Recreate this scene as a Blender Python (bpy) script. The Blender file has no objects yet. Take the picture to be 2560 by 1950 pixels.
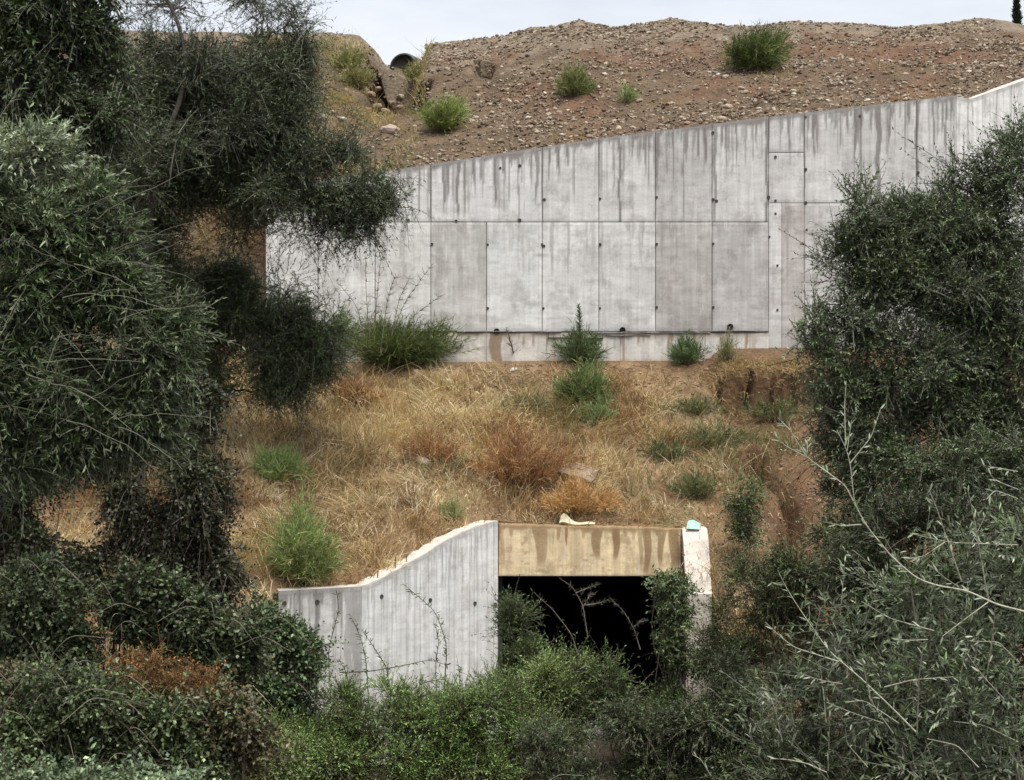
import bpy, math, random
import numpy as np
from mathutils import Vector, Matrix

SEED = 11
rng = np.random.default_rng(SEED)
random.seed(SEED)
scene = bpy.context.scene
col = scene.collection

# ------------------------------------------------------------------ camera
F = 1660.0                 # focal length in pixels of a 1024 px wide picture
S = 1024.0 / 2206.0
cam_data = bpy.data.cameras.new("camera")
cam_data.sensor_width = 36.0
cam_data.lens = F / 1024.0 * 36.0
cam_data.clip_start = 0.1
cam_data.clip_end = 5000.0
cam = bpy.data.objects.new("camera", cam_data)
cam.location = (0, 0, 0)
cam.rotation_euler = (math.radians(90), 0, 0)
col.objects.link(cam)
scene.camera = cam

# ------------------------------------------------------------------ sky, sun
SUN_EL, SUN_AZ = math.radians(66), math.radians(155)   # azimuth clockwise from +Y
world = bpy.data.worlds.new("World")
scene.world = world
world.use_nodes = True
wn, wl = world.node_tree.nodes, world.node_tree.links
wn.clear()
w_out = wn.new("ShaderNodeOutputWorld")
w_bg = wn.new("ShaderNodeBackground")
w_sky = wn.new("ShaderNodeTexSky")
w_sky.sky_type = 'NISHITA'
w_sky.sun_disc = False
w_sky.sun_elevation = SUN_EL
w_sky.sun_rotation = SUN_AZ
w_sky.air_density = 1.2
w_sky.dust_density = 3.0
w_tc = wn.new("ShaderNodeTexCoord")
w_map = wn.new("ShaderNodeMapping")
w_map.inputs["Scale"].default_value = (3.0, 3.0, 10.0)
w_noise = wn.new("ShaderNodeTexNoise")
w_noise.inputs["Scale"].default_value = 1.6
w_noise.inputs["Detail"].default_value = 6.0
w_noise.inputs["Roughness"].default_value = 0.55
w_ramp = wn.new("ShaderNodeValToRGB")
w_ramp.color_ramp.elements[0].position = 0.3
w_ramp.color_ramp.elements[0].color = (5.5, 6.05, 7.0, 1)
w_ramp.color_ramp.elements[1].position = 0.72
w_ramp.color_ramp.elements[1].color = (8.2, 8.35, 8.7, 1)
w_mix = wn.new("ShaderNodeMixRGB")
w_mix.inputs[0].default_value = 0.86
wl.new(w_tc.outputs["Generated"], w_map.inputs[0])
wl.new(w_map.outputs[0], w_noise.inputs["Vector"])
wl.new(w_noise.outputs["Fac"], w_ramp.inputs[0])
wl.new(w_sky.outputs[0], w_mix.inputs[1])
wl.new(w_ramp.outputs[0], w_mix.inputs[2])
wl.new(w_mix.outputs[0], w_bg.inputs["Color"])
w_bg.inputs["Strength"].default_value = 0.1
wl.new(w_bg.outputs[0], w_out.inputs[0])

sun_data = bpy.data.lights.new("sun", 'SUN')
sun_data.energy = 3.9
sun_data.angle = math.radians(32)
sun_data.color = (1.0, 0.96, 0.9)
sun = bpy.data.objects.new("sun", sun_data)
sd = Vector((math.sin(SUN_AZ) * math.cos(SUN_EL), math.cos(SUN_AZ) * math.cos(SUN_EL), math.sin(SUN_EL)))
sun.rotation_euler = sd.to_track_quat('Z', 'Y').to_euler()
sun.location = (20, -10, 40)
col.objects.link(sun)

vs = scene.view_settings
vs.view_transform = 'Standard'
vs.look = 'None'
vs.gamma = 1.0
vs.use_curve_mapping = False
vs.exposure = 0.36
scene.render.engine = 'CYCLES'
scene.render.resolution_x, scene.render.resolution_y = 1024, 780

# ------------------------------------------------------------------ helpers
def at(px, py, Y):
    """a place at distance Y, given by where it is seen (2206 px wide study copy)"""
    return np.array([(px * S - 512.0) / F * Y, Y, (390.0 - py * S) / F * Y])

def atf(px, py, Y):
    return at(px * 2206 / 2560, py * 2206 / 2560, Y)

TAB = rng.random((256, 256))
def vnoise(x, y):
    x = np.asarray(x, float); y = np.asarray(y, float)
    xi, yi = np.floor(x).astype(int), np.floor(y).astype(int)
    fx, fy = x - xi, y - yi
    fx = fx * fx * (3 - 2 * fx); fy = fy * fy * (3 - 2 * fy)
    a = TAB[xi & 255, yi & 255]; b = TAB[(xi + 1) & 255, yi & 255]
    c = TAB[xi & 255, (yi + 1) & 255]; d = TAB[(xi + 1) & 255, (yi + 1) & 255]
    return (a * (1 - fx) + b * fx) * (1 - fy) + (c * (1 - fx) + d * fx) * fy

def fbm(x, y, o=4):
    s, a, t = 0, 0.5, 0
    for i in range(o):
        s = s + a * vnoise(x * 2 ** i + 17.3 * i, y * 2 ** i + 9.1 * i); t += a; a *= 0.5
    return s / t

def vnoise3(p):
    return 0.5 * vnoise(p[:, 0] + 0.71 * p[:, 2] + 31, p[:, 1] - 0.53 * p[:, 2]) + \
           0.5 * vnoise(p[:, 2] + 0.63 * p[:, 1] + 77, p[:, 0] - 0.47 * p[:, 1] + 13)

def sstep(a, b, x):
    t = np.clip((x - a) / (b - a), 0, 1)
    return t * t * (3 - 2 * t)

def unit(v):
    return v / np.maximum(np.linalg.norm(v, axis=-1, keepdims=True), 1e-9)

class Acc:
    """collects faces of any size into one mesh with a colour attribute"""
    def __init__(self):
        self.v, self.c, self.f, self.n = [], [], [], 0
        self.attr = {}
    def add(self, v, f, c=(1, 1, 1)):
        v = np.asarray(v, float).reshape(-1, 3)
        c = np.broadcast_to(np.asarray(c, float), (len(v), 3))
        f = np.asarray(f, np.int64)
        self.v.append(v); self.c.append(c); self.f.append(f + self.n); self.n += len(v)
    def mesh(self, name, base=(0, 0, 0), smooth=False, attrs=None):
        v = np.concatenate(self.v) - np.asarray(base, float)
        c = np.concatenate(self.c)
        me = bpy.data.meshes.new(name)
        me.vertices.add(len(v)); me.vertices.foreach_set("co", v.ravel())
        lt = np.concatenate([np.full(len(f), f.shape[1]) for f in self.f])
        li = np.concatenate([f.ravel() for f in self.f])
        me.loops.add(len(li)); me.loops.foreach_set("vertex_index", li.astype(np.int32))
        ls = np.concatenate([[0], np.cumsum(lt)[:-1]])
        me.polygons.add(len(lt))
        me.polygons.foreach_set("loop_start", ls.astype(np.int32))
        try:
            me.polygons.foreach_set("loop_total", lt.astype(np.int32))
        except Exception:
            pass
        me.polygons.foreach_set("use_smooth", np.full(len(lt), smooth))
        me.update(calc_edges=True)
        a = me.color_attributes.new("col", 'FLOAT_COLOR', 'POINT')
        a.data.foreach_set("color", np.hstack([c, np.ones((len(c), 1))]).astype(np.float32).ravel())
        if attrs:
            for k, arr in attrs.items():
                q = me.attributes.new(k, 'FLOAT', 'POINT')
                q.data.foreach_set("value", np.asarray(arr, np.float32))
        return me

def obj(name, me, mat, parent=None, kind=None, label=None):
    o = bpy.data.objects.new(name, me)
    col.objects.link(o)
    if mat is not None and me is not None and not me.materials:
        me.materials.append(mat)
    if parent is not None:
        o.parent = parent
    if kind: o["kind"] = kind
    if label: o["label"] = label
    return o

def tag(o, label, cat, group=None, kind=None):
    o["label"] = label; o["category"] = cat
    if group: o["group"] = group
    if kind: o["kind"] = kind
    return o

def thing(name, base, label, cat, group=None):
    o = bpy.data.objects.new(name, None)
    o.empty_display_size = 0.3
    o.location = tuple(float(q) for q in base)
    col.objects.link(o)
    return tag(o, label, cat, group)

# ---- mesh pieces
def tube(acc, pts, rad, sides=6, c=(1, 1, 1)):
    pts = np.asarray(pts, float); n = len(pts)
    rad = np.broadcast_to(np.asarray(rad, float), (n,))
    t = unit(np.gradient(pts, axis=0))
    ref = np.array([0.31, 0.17, 0.94]) if abs(t[0, 2]) < 0.9 else np.array([1.0, 0.2, 0.1])
    a = unit(np.cross(t, ref)); b = np.cross(t, a)
    ang = np.arange(sides) * 2 * math.pi / sides
    v = pts[:, None] + rad[:, None, None] * (a[:, None] * np.cos(ang)[None, :, None] + b[:, None] * np.sin(ang)[None, :, None])
    i = np.arange(n - 1)[:, None] * sides; k = np.arange(sides)[None]; k2 = (k + 1) % sides
    f = np.stack([i + k, i + k2, i + sides + k2, i + sides + k], -1).reshape(-1, 4)
    acc.add(v.reshape(-1, 3), f, c)

def twigs(acc, P0, P1, P2, r, c, sides=3):
    """many thin three-point stems at once"""
    T = len(P0)
    t = unit(P2 - P0); a = unit(np.cross(t, np.array([0.3, 0.9, 0.25]) + rng.normal(0, .2, (T, 3)))); b = np.cross(t, a)
    ang = np.arange(sides) * 2 * math.pi / sides
    ring = a[:, None] * np.cos(ang)[None, :, None] + b[:, None] * np.sin(ang)[None, :, None]
    r = np.broadcast_to(r, (T,))[:, None, None]
    v = np.stack([P0[:, None] + ring * r, P1[:, None] + ring * r * .75, P2[:, None] + ring * r * .35], 1)
    base = (np.arange(T) * 3 * sides)[:, None, None]
    i = (np.arange(2) * sides)[None, :, None]; k = np.arange(sides)[None, None]; k2 = (k + 1) % sides
    f = np.stack([base + i + k, base + i + k2, base + i + sides + k2, base + i + sides + k], -1).reshape(-1, 4)
    cc = np.repeat(np.broadcast_to(c, (T, 3)), 3 * sides, axis=0)
    acc.add(v.reshape(-1, 3), f, cc)

def leaves(acc, P, D, N, L, W, C, six=False):
    n = len(P)
    side = unit(np.cross(N, D)); N = np.cross(D, side)
    L = np.broadcast_to(L, (n,))[:, None]; W = np.broadcast_to(W, (n,))[:, None] / 2
    if six:
        v = np.stack([P, P + D * L * .3 + side * W * .9 - N * L * .02, P + D * L * .68 + side * W * .8 - N * L * .03,
                      P + D * L - N * L * .14,
                      P + D * L * .68 - side * W * .8 - N * L * .03, P + D * L * .3 - side * W * .9 - N * L * .02], 1)
        b = (np.arange(n) * 6)[:, None]
        f = np.concatenate([b + np.array([[0, 1, 2, 3]]), b + np.array([[0, 3, 4, 5]])])
        acc.add(v.reshape(-1, 3), f, np.repeat(C, 6, axis=0))
    else:
        v = np.stack([P, P + D * L * .45 + side * W, P + D * L - N * L * .12, P + D * L * .45 - side * W], 1)
        f = (np.arange(n) * 4)[:, None] + np.arange(4)[None]
        acc.add(v.reshape(-1, 3), f, np.repeat(C, 4, axis=0))

def blades(acc, P, D, L, W, bend, C):
    """narrow curved blades: base point, direction, length, width, sideways bend vector"""
    n = len(P)
    L = np.broadcast_to(L, (n,))[:, None]; W = np.broadcast_to(W, (n,))[:, None] / 2
    side = unit(np.cross(D, rng.normal(0, 1, (n, 3)) * np.array([.25, 1, .25]) + np.array([0, .6, 0])))
    M = P + D * L * .55 + bend * L * .2
    E = P + D * L * .95 + bend * L * .75
    v = np.stack([P - side * W, P + side * W, M + side * W * .75, M - side * W * .75, E], 1)
    b = (np.arange(n) * 5)[:, None]
    acc.add(v.reshape(-1, 3), b + np.array([[0, 1, 2, 3]]), np.repeat(C, 5, axis=0))
    acc.f.append((b + np.array([[3, 2, 4]])) + acc.n - 5 * n)

def mixcols(cols, n, jit=0.18):
    cols = np.asarray(cols, float)
    i = rng.integers(0, len(cols), n); j = rng.integers(0, len(cols), n); w = rng.random((n, 1))
    c = cols[i] * w + cols[j] * (1 - w)
    return c * np.clip(rng.normal(1, jit, (n, 1)), .5, 1.7)

def lobes_at(rows, Y):
    """rows: px, py, half width px, half height px, [depth offset], [weight]"""
    C, R, Wt = [], [], []
    for r in rows:
        dy = r[4] if len(r) > 4 else 0.0
        y = Y + dy; sc = S * y / F
        C.append(at(r[0], r[1], y)); rx, rz = r[2] * sc, r[3] * sc
        R.append((rx, (rx + rz) / 2, rz)); Wt.append((rx * rz) * (r[5] if len(r) > 5 else 1.0))
    return np.array(C), np.array(R), np.array(Wt)

def crown(acc, rows, Y, n, tl, ll, lw, cols, K=9, bias=(0, 0, 0.2), droop=0.25, shell=0.35, gap=0.36, gscale=1.6,
          spread=0.9, stem=(0.10, 0.09, 0.07), stem_r=0.006, six=False, rand=0.6, stems=True, patch=None, clumps=7):
    C, R, Wt = lobes_at(rows, Y)
    C0, R0 = C, R
    q = clumps
    dd = unit(rng.normal(0, 1, (len(C) * q, 3))) * (rng.random((len(C) * q, 1)) ** .5) * .98
    C = np.repeat(C, q, 0) + dd * np.repeat(R, q, 0)
    R = np.repeat(R, q, 0) * rng.uniform(.16, .55, (len(C), 1)); Wt = np.repeat(Wt, q) * rng.uniform(.5, 1.2, len(C))
    ctone = rng.uniform(.62, 1.35, (len(C), 1))
    pr = Wt / Wt.sum()
    m = int(n * 1.8)
    li = rng.choice(len(C), m, p=pr)
    d = unit(rng.normal(0, 1, (m, 3)))
    rr = (shell + (1 - shell) * rng.random(m)) ** 0.8
    P = C[li] + d * R[li] * rr[:, None]
    keep = vnoise3(P * gscale + 50) > gap * (0.9 + .2 * rng.random(m))
    P, d, li = P[keep][:n], d[keep][:n], li[keep][:n]
    T = len(P)
    D = unit(d * 0.8 + np.asarray(bias) + rng.normal(0, rand, (T, 3)))
    ln = tl * ((0.55 + 0.8 * rng.random(T)) * np.where(rng.random(T) < .07, 1.9, 1))[:, None]
    dr = np.array([0, 0, -1.0]) * droop * ln
    P1 = P + D * ln * .5 + dr * .25; P2 = P + D * ln + dr
    if stems:
        twigs(acc, P, P1, P2, stem_r * (0.7 + .6 * rng.random(T)), np.asarray(stem) * np.clip(rng.normal(1, .2, (T, 1)), .5, 1.5))
    tone = mixcols(cols, T, 0.12)
    big = (0.7 + 0.6 * vnoise3(P * 1.1 + 9))[:, None]
    tone = tone * big * ctone[li]
    if patch is not None:
        w = sstep(.52, .66, vnoise3(P * .8 + 140))[:, None]
        w = w * .75 * (rng.random((T, 1)) < .8)
        tone = tone * (1 - w) + np.asarray(patch) * w * np.clip(rng.normal(1, .2, (T, 1)), .5, 1.5)
    t = np.linspace(.12, 1.0, K)[None] + rng.normal(0, .03, (T, K))
    t = np.clip(t, .05, 1.03)[..., None]
    LP = P[:, None] + D[:, None] * ln[:, None] * t + dr[:, None] * t ** 2
    ax = unit(D + dr / ln * .7)
    rnd = unit(rng.normal(0, 1, (T, K, 3)))
    side = unit(np.cross(np.broadcast_to(ax[:, None], rnd.shape), rnd))
    LD = unit(ax[:, None] * (1 - .35 * spread) + side * spread + rng.normal(0, .15, (T, K, 3)))
    LN = unit(rng.normal(0, 1, (T, K, 3)) * .55 + np.array([0, -.25, .8]))
    Lc = np.repeat(tone[:, None], K, 1) * np.clip(np.exp(rng.normal(-.06, .36, (T, K, 1))), .4, 2.3)  # wide per-leaf tone jitter paints glints into the leaf colour
    q = T * K
    LL = ll * (.65 + .6 * rng.random(q)) * np.repeat(rng.uniform(.65, 1.25, T), K); LW = lw * (.7 + .5 * rng.random(q))
    leaves(acc, LP.reshape(-1, 3), LD.reshape(-1, 3), LN.reshape(-1, 3), LL, LW, Lc.reshape(-1, 3), six)
    return C0, R0

def wiggle(p0, p1, n=7, amp=0.08, sag=0.0):
    p0, p1 = np.asarray(p0, float), np.asarray(p1, float)
    t = np.linspace(0, 1, n)[:, None]
    L = np.linalg.norm(p1 - p0)
    q = p0 * (1 - t) + p1 * t
    off = np.cumsum(rng.normal(0, 1, (n, 3)), 0) * amp * L / n ** .5
    off -= off[0] * (1 - t) + off[-1] * t
    q = q + off
    q[:, 2] -= sag * L * (4 * t * (1 - t))[:, 0]
    return q

def smooth_path(pts, n=24):
    pts = np.asarray(pts, float)
    d = np.concatenate([[0], np.cumsum(np.linalg.norm(np.diff(pts, axis=0), axis=1))])
    s = np.linspace(0, d[-1], n)
    q = np.stack([np.interp(s, d, pts[:, k]) for k in range(3)], 1)
    for _ in range(2):
        q[1:-1] = (q[:-2] + 2 * q[1:-1] + q[2:]) / 4
    return q

# ------------------------------------------------------------------ materials
def new_mat(name):
    m = bpy.data.materials.new(name); m.use_nodes = True
    nt = m.node_tree; b = nt.nodes["Principled BSDF"]
    return m, nt.nodes, nt.links, b

def noise_node(N, Lk, vec, scale, detail=5, rough=.6):
    q = N.new("ShaderNodeTexNoise"); q.inputs["Scale"].default_value = scale
    q.inputs["Detail"].default_value = detail; q.inputs["Roughness"].default_value = rough
    if vec is not None: Lk.new(vec, q.inputs["Vector"])
    return q

def math_node(N, Lk, op, a, b=None, clamp=False):
    q = N.new("ShaderNodeMath"); q.operation = op; q.use_clamp = clamp
    for i, x in enumerate((a, b)):
        if x is None: continue
        if isinstance(x, (int, float)): q.inputs[i].default_value = x
        else: Lk.new(x, q.inputs[i])
    return q.outputs[0]

def maprange(N, Lk, v, a, b, c, d):
    q = N.new("ShaderNodeMapRange"); Lk.new(v, q.inputs[0])
    for i, x in enumerate((a, b, c, d)): q.inputs[i + 1].default_value = x
    return q.outputs[0]

def mixc(N, Lk, fac, a, b, mode='MIX'):
    q = N.new("ShaderNodeMixRGB"); q.blend_type = mode
    for i, x in enumerate((fac, a, b)):
        if isinstance(x, (int, float)): q.inputs[i].default_value = x
        elif isinstance(x, tuple): q.inputs[i].default_value = (*x, 1) if len(x) == 3 else x
        else: Lk.new(x, q.inputs[i])
    return q.outputs[0]

def leaf_mat(name, rough=.45, trans=.22, spec=.4):
    m, N, Lk, b = new_mat(name)
    a = N.new("ShaderNodeAttribute"); a.attribute_name = "col"
    Lk.new(a.outputs["Color"], b.inputs["Base Color"])
    b.inputs["Roughness"].default_value = rough
    b.inputs["Specular IOR Level"].default_value = spec
    t = N.new("ShaderNodeBsdfTranslucent"); mx = N.new("ShaderNodeMixShader")
    warm = mixc(N, Lk, 1.0, a.outputs["Color"], (1.3, 1.35, .7), 'MULTIPLY')
    Lk.new(warm, t.inputs["Color"])
    mx.inputs[0].default_value = trans
    Lk.new(b.outputs[0], mx.inputs[1]); Lk.new(t.outputs[0], mx.inputs[2])
    Lk.new(mx.outputs[0], N["Material Output"].inputs["Surface"])
    return m

M_LEAF = leaf_mat("leaf", .42, .12, .42)
M_SOFT = leaf_mat("soft_leaf", .6, .2, .3)
M_GRASS = leaf_mat("dry_grass", .8, .25, .15)

def bark_mat():
    m, N, Lk, b = new_mat("bark")
    a = N.new("ShaderNodeAttribute"); a.attribute_name = "col"
    tc = N.new("ShaderNodeTexCoord")
    n = noise_node(N, Lk, tc.outputs["Object"], 14, 6, .7)
    f = maprange(N, Lk, n.outputs["Fac"], .3, .7, .55, 1.3)
    Lk.new(mixc(N, Lk, 1.0, a.outputs["Color"], f, 'MULTIPLY'), b.inputs["Base Color"])
    b.inputs["Roughness"].default_value = .9
    bp = N.new("ShaderNodeBump"); bp.inputs["Strength"].default_value = .6; bp.inputs["Distance"].default_value = .02
    Lk.new(n.outputs["Fac"], bp.inputs["Height"]); Lk.new(bp.outputs[0], b.inputs["Normal"])
    return m
M_BARK = bark_mat()

def soil_mat():
    m, N, Lk, b = new_mat("soil")
    a = N.new("ShaderNodeAttribute"); a.attribute_name = "col"
    tc = N.new("ShaderNodeTexCoord")
    n1 = noise_node(N, Lk, tc.outputs["Object"], 1.3, 8, .65)
    n2 = noise_node(N, Lk, tc.outputs["Object"], 11, 8, .75)
    v = N.new("ShaderNodeTexVoronoi"); v.inputs["Scale"].default_value = 9
    Lk.new(tc.outputs["Object"], v.inputs["Vector"])
    f1 = maprange(N, Lk, n1.outputs["Fac"], .3, .7, .65, 1.3)
    f2 = maprange(N, Lk, n2.outputs["Fac"], .3, .7, .6, 1.35)
    c = mixc(N, Lk, 1.0, a.outputs["Color"], f1, 'MULTIPLY')
    c = mixc(N, Lk, 1.0, c, f2, 'MULTIPLY')
    Lk.new(c, b.inputs["Base Color"])
    b.inputs["Roughness"].default_value = .95; b.inputs["Specular IOR Level"].default_value = .15
    h = math_node(N, Lk, 'ADD', n2.outputs["Fac"], math_node(N, Lk, 'MULTIPLY', v.outputs["Distance"], -.5))
    bp = N.new("ShaderNodeBump"); bp.inputs["Strength"].default_value = .9; bp.inputs["Distance"].default_value = .08
    Lk.new(h, bp.inputs["Height"]); Lk.new(bp.outputs[0], b.inputs["Normal"])
    return m
M_SOIL = soil_mat()

def stone_mat():
    m, N, Lk, b = new_mat("stone")
    a = N.new("ShaderNodeAttribute"); a.attribute_name = "col"
    tc = N.new("ShaderNodeTexCoord")
    n = noise_node(N, Lk, tc.outputs["Object"], 9, 6, .7)
    f = maprange(N, Lk, n.outputs["Fac"], .3, .7, .7, 1.25)
    Lk.new(mixc(N, Lk, 1.0, a.outputs["Color"], f, 'MULTIPLY'), b.inputs["Base Color"])
    b.inputs["Roughness"].default_value = .9
    return m
M_STONE = stone_mat()

def concrete_mat(name, base, stainc, bumpd=.004, grime=1.0):
    """formed concrete: the object's own colour is its pour's tint, 'stain' holds water marks that run down it"""
    m, N, Lk, b = new_mat(name)
    oi = N.new("ShaderNodeObjectInfo")
    st = N.new("ShaderNodeAttribute"); st.attribute_name = "stain"
    tc = N.new("ShaderNodeNewGeometry")
    pos = tc.outputs["Position"]
    mp = N.new("ShaderNodeMapping"); mp.inputs["Scale"].default_value = (.55, .55, 2.2); Lk.new(pos, mp.inputs[0])
    n_blot = noise_node(N, Lk, pos, 1.1, 7, .65)
    n_hor = noise_node(N, Lk, mp.outputs[0], 3.0, 7, .7)
    mv = N.new("ShaderNodeMapping"); mv.inputs["Scale"].default_value = (9, 9, .35); Lk.new(pos, mv.inputs[0])
    n_ver = noise_node(N, Lk, mv.outputs[0], 1.0, 5, .6)
    n_fine = noise_node(N, Lk, pos, 28, 4, .7)
    c = mixc(N, Lk, 1.0, base, oi.outputs["Color"], 'MULTIPLY')
    c = mixc(N, Lk, 1.0, c, maprange(N, Lk, n_blot.outputs["Fac"], .3, .7, .92, 1.07), 'MULTIPLY')
    c = mixc(N, Lk, 1.0, c, maprange(N, Lk, n_hor.outputs["Fac"], .35, .65, .86, 1.1), 'MULTIPLY')
    c = mixc(N, Lk, 1.0, c, maprange(N, Lk, n_ver.outputs["Fac"], .3, .7, 1 - .16 * grime, 1 + .12 * grime), 'MULTIPLY')
    c = mixc(N, Lk, 1.0, c, maprange(N, Lk, n_fine.outputs["Fac"], .3, .7, .92, 1.08), 'MULTIPLY')
    mr = N.new("ShaderNodeMapping"); mr.inputs["Scale"].default_value = (1.0, 1.0, .8); Lk.new(pos, mr.inputs[0])
    n_rough = noise_node(N, Lk, mr.outputs[0], 2.0, 12, .76)
    c = mixc(N, Lk, math_node(N, Lk, 'MULTIPLY', maprange(N, Lk, n_rough.outputs["Fac"], .49, .60, 0, 1), .85 * grime), c, mixc(N, Lk, 1.0, c, (.72, .695, .68), 'MULTIPLY'))
    ms = N.new("ShaderNodeMapping"); ms.inputs["Scale"].default_value = (7, 7, .5); Lk.new(pos, ms.inputs[0])
    n_lime = noise_node(N, Lk, ms.outputs[0], 1.3, 9, .7)
    c = mixc(N, Lk, maprange(N, Lk, n_lime.outputs["Fac"], .58, .66, 0, .45), c, (.74, .73, .72))
    n_dark = noise_node(N, Lk, ms.outputs[0], 2.7, 9, .75)
    c = mixc(N, Lk, maprange(N, Lk, n_dark.outputs["Fac"], .60, .68, 0, .4), c, (.27, .25, .24))
    brk = maprange(N, Lk, n_fine.outputs["Fac"], .25, .6, .65, 1.0)
    fac = math_node(N, Lk, 'MULTIPLY', st.outputs["Fac"], brk, True)
    c = mixc(N, Lk, fac, c, stainc)
    Lk.new(c, b.inputs["Base Color"])
    b.inputs["Roughness"].default_value = .85; b.inputs["Specular IOR Level"].default_value = .25
    h = math_node(N, Lk, 'ADD', n_hor.outputs["Fac"], n_fine.outputs["Fac"])
    bp = N.new("ShaderNodeBump"); bp.inputs["Strength"].default_value = .35; bp.inputs["Distance"].default_value = bumpd
    Lk.new(h, bp.inputs["Height"]); Lk.new(bp.outputs[0], b.inputs["Normal"])
    return m
M_CONC = concrete_mat("concrete_panel", (.605, .60, .585), (.17, .155, .145))
M_LINT = concrete_mat("stained_lintel_concrete", (.79, .63, .40), (.24, .14, .06), grime=1.3)
M_FOOT = concrete_mat("footing_concrete", (.58, .56, .53), (.24, .17, .10))
M_COPE = concrete_mat("rough_coping_concrete", (.62, .56, .49), (.3, .25, .2), .03, .3)
M_JOINT = concrete_mat("joint_grime_concrete", (.23, .215, .205), (.1, .1, .1))
M_BARREL = concrete_mat("dark_tunnel_concrete", (.09, .085, .08), (.05, .05, .05))  # barrel concrete, far darker than the panels

def plain_mat(name, c, rough=.6, scale=20, amp=.25):
    m, N, Lk, b = new_mat(name)
    tc = N.new("ShaderNodeTexCoord")
    n = noise_node(N, Lk, tc.outputs["Object"], scale, 5, .6)
    Lk.new(mixc(N, Lk, 1.0, c, maprange(N, Lk, n.outputs["Fac"], .3, .7, 1 - amp, 1 + amp), 'MULTIPLY'), b.inputs["Base Color"])
    b.inputs["Roughness"].default_value = rough
    return m
M_BLACK = plain_mat("black_plastic", (.012, .012, .012), .5)
M_HOLE = plain_mat("dark_plug", (.05, .045, .042), .9)
M_PIPE = plain_mat("black_corrugated_plastic", (.03, .036, .036), .45, 6)
M_RUST = plain_mat("rusty_steel", (.05, .03, .022), .8)
M_PAPER = plain_mat("pale_turquoise_paper", (.32, .50, .45), .7, 14, .2)
M_BOARD = plain_mat("cream_board", (.54, .48, .33), .8, 14, .35)

# ------------------------------------------------------------------ terrain
WALL_Y = 40.0
TOPX = np.array([at(p, 0, 40)[0] for p in (560, 850, 1290, 1652, 2060)])
TOPZ = np.array([at(0, q, 40)[2] for q in (403, 366, 298, 252, 205)])
X_L, X_R = at(572, 0, 40)[0], at(2060, 0, 40)[0]
UW = np.array([math.cos(math.radians(35)), math.sin(math.radians(35))])      # the wall's right return
def ztop(X):
    z = np.interp(X, TOPX, TOPZ)
    z = np.where(X > X_R, TOPZ[-1] + (X - X_R) / UW[0] * .285, z)
    return np.where(X < TOPX[0], TOPZ[0] + (X - TOPX[0]) * .16, z)
def ywall(X):
    return np.where(X > X_R, WALL_Y + (X - X_R) * UW[1] / UW[0], WALL_Y)

YR = 50.0
RIDGE = [(-1500, 60), (0, 60), (250, 62), (500, 72), (650, 76), (700, 72), (772, 76), (790, 92), (815, 118), (832, 143), (916, 146), (918.5, 96),
         (935, 92), (1000, 86), (1080, 79), (1150, 58), (1200, 55), (1250, 43), (1330, 58), (1450, 40), (1540, 52), (1600, 57), (1700, 45),
         (1800, 50), (1870, 55), (1950, 59), (2020, 50), (2100, 42), (2160, 44), (2230, 56), (2400, 50), (4000, 60)]
RX = np.array([at(p[0], 0, YR)[0] for p in RIDGE]); RZ = np.array([at(0, p[1], YR)[2] for p in RIDGE])

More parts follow.
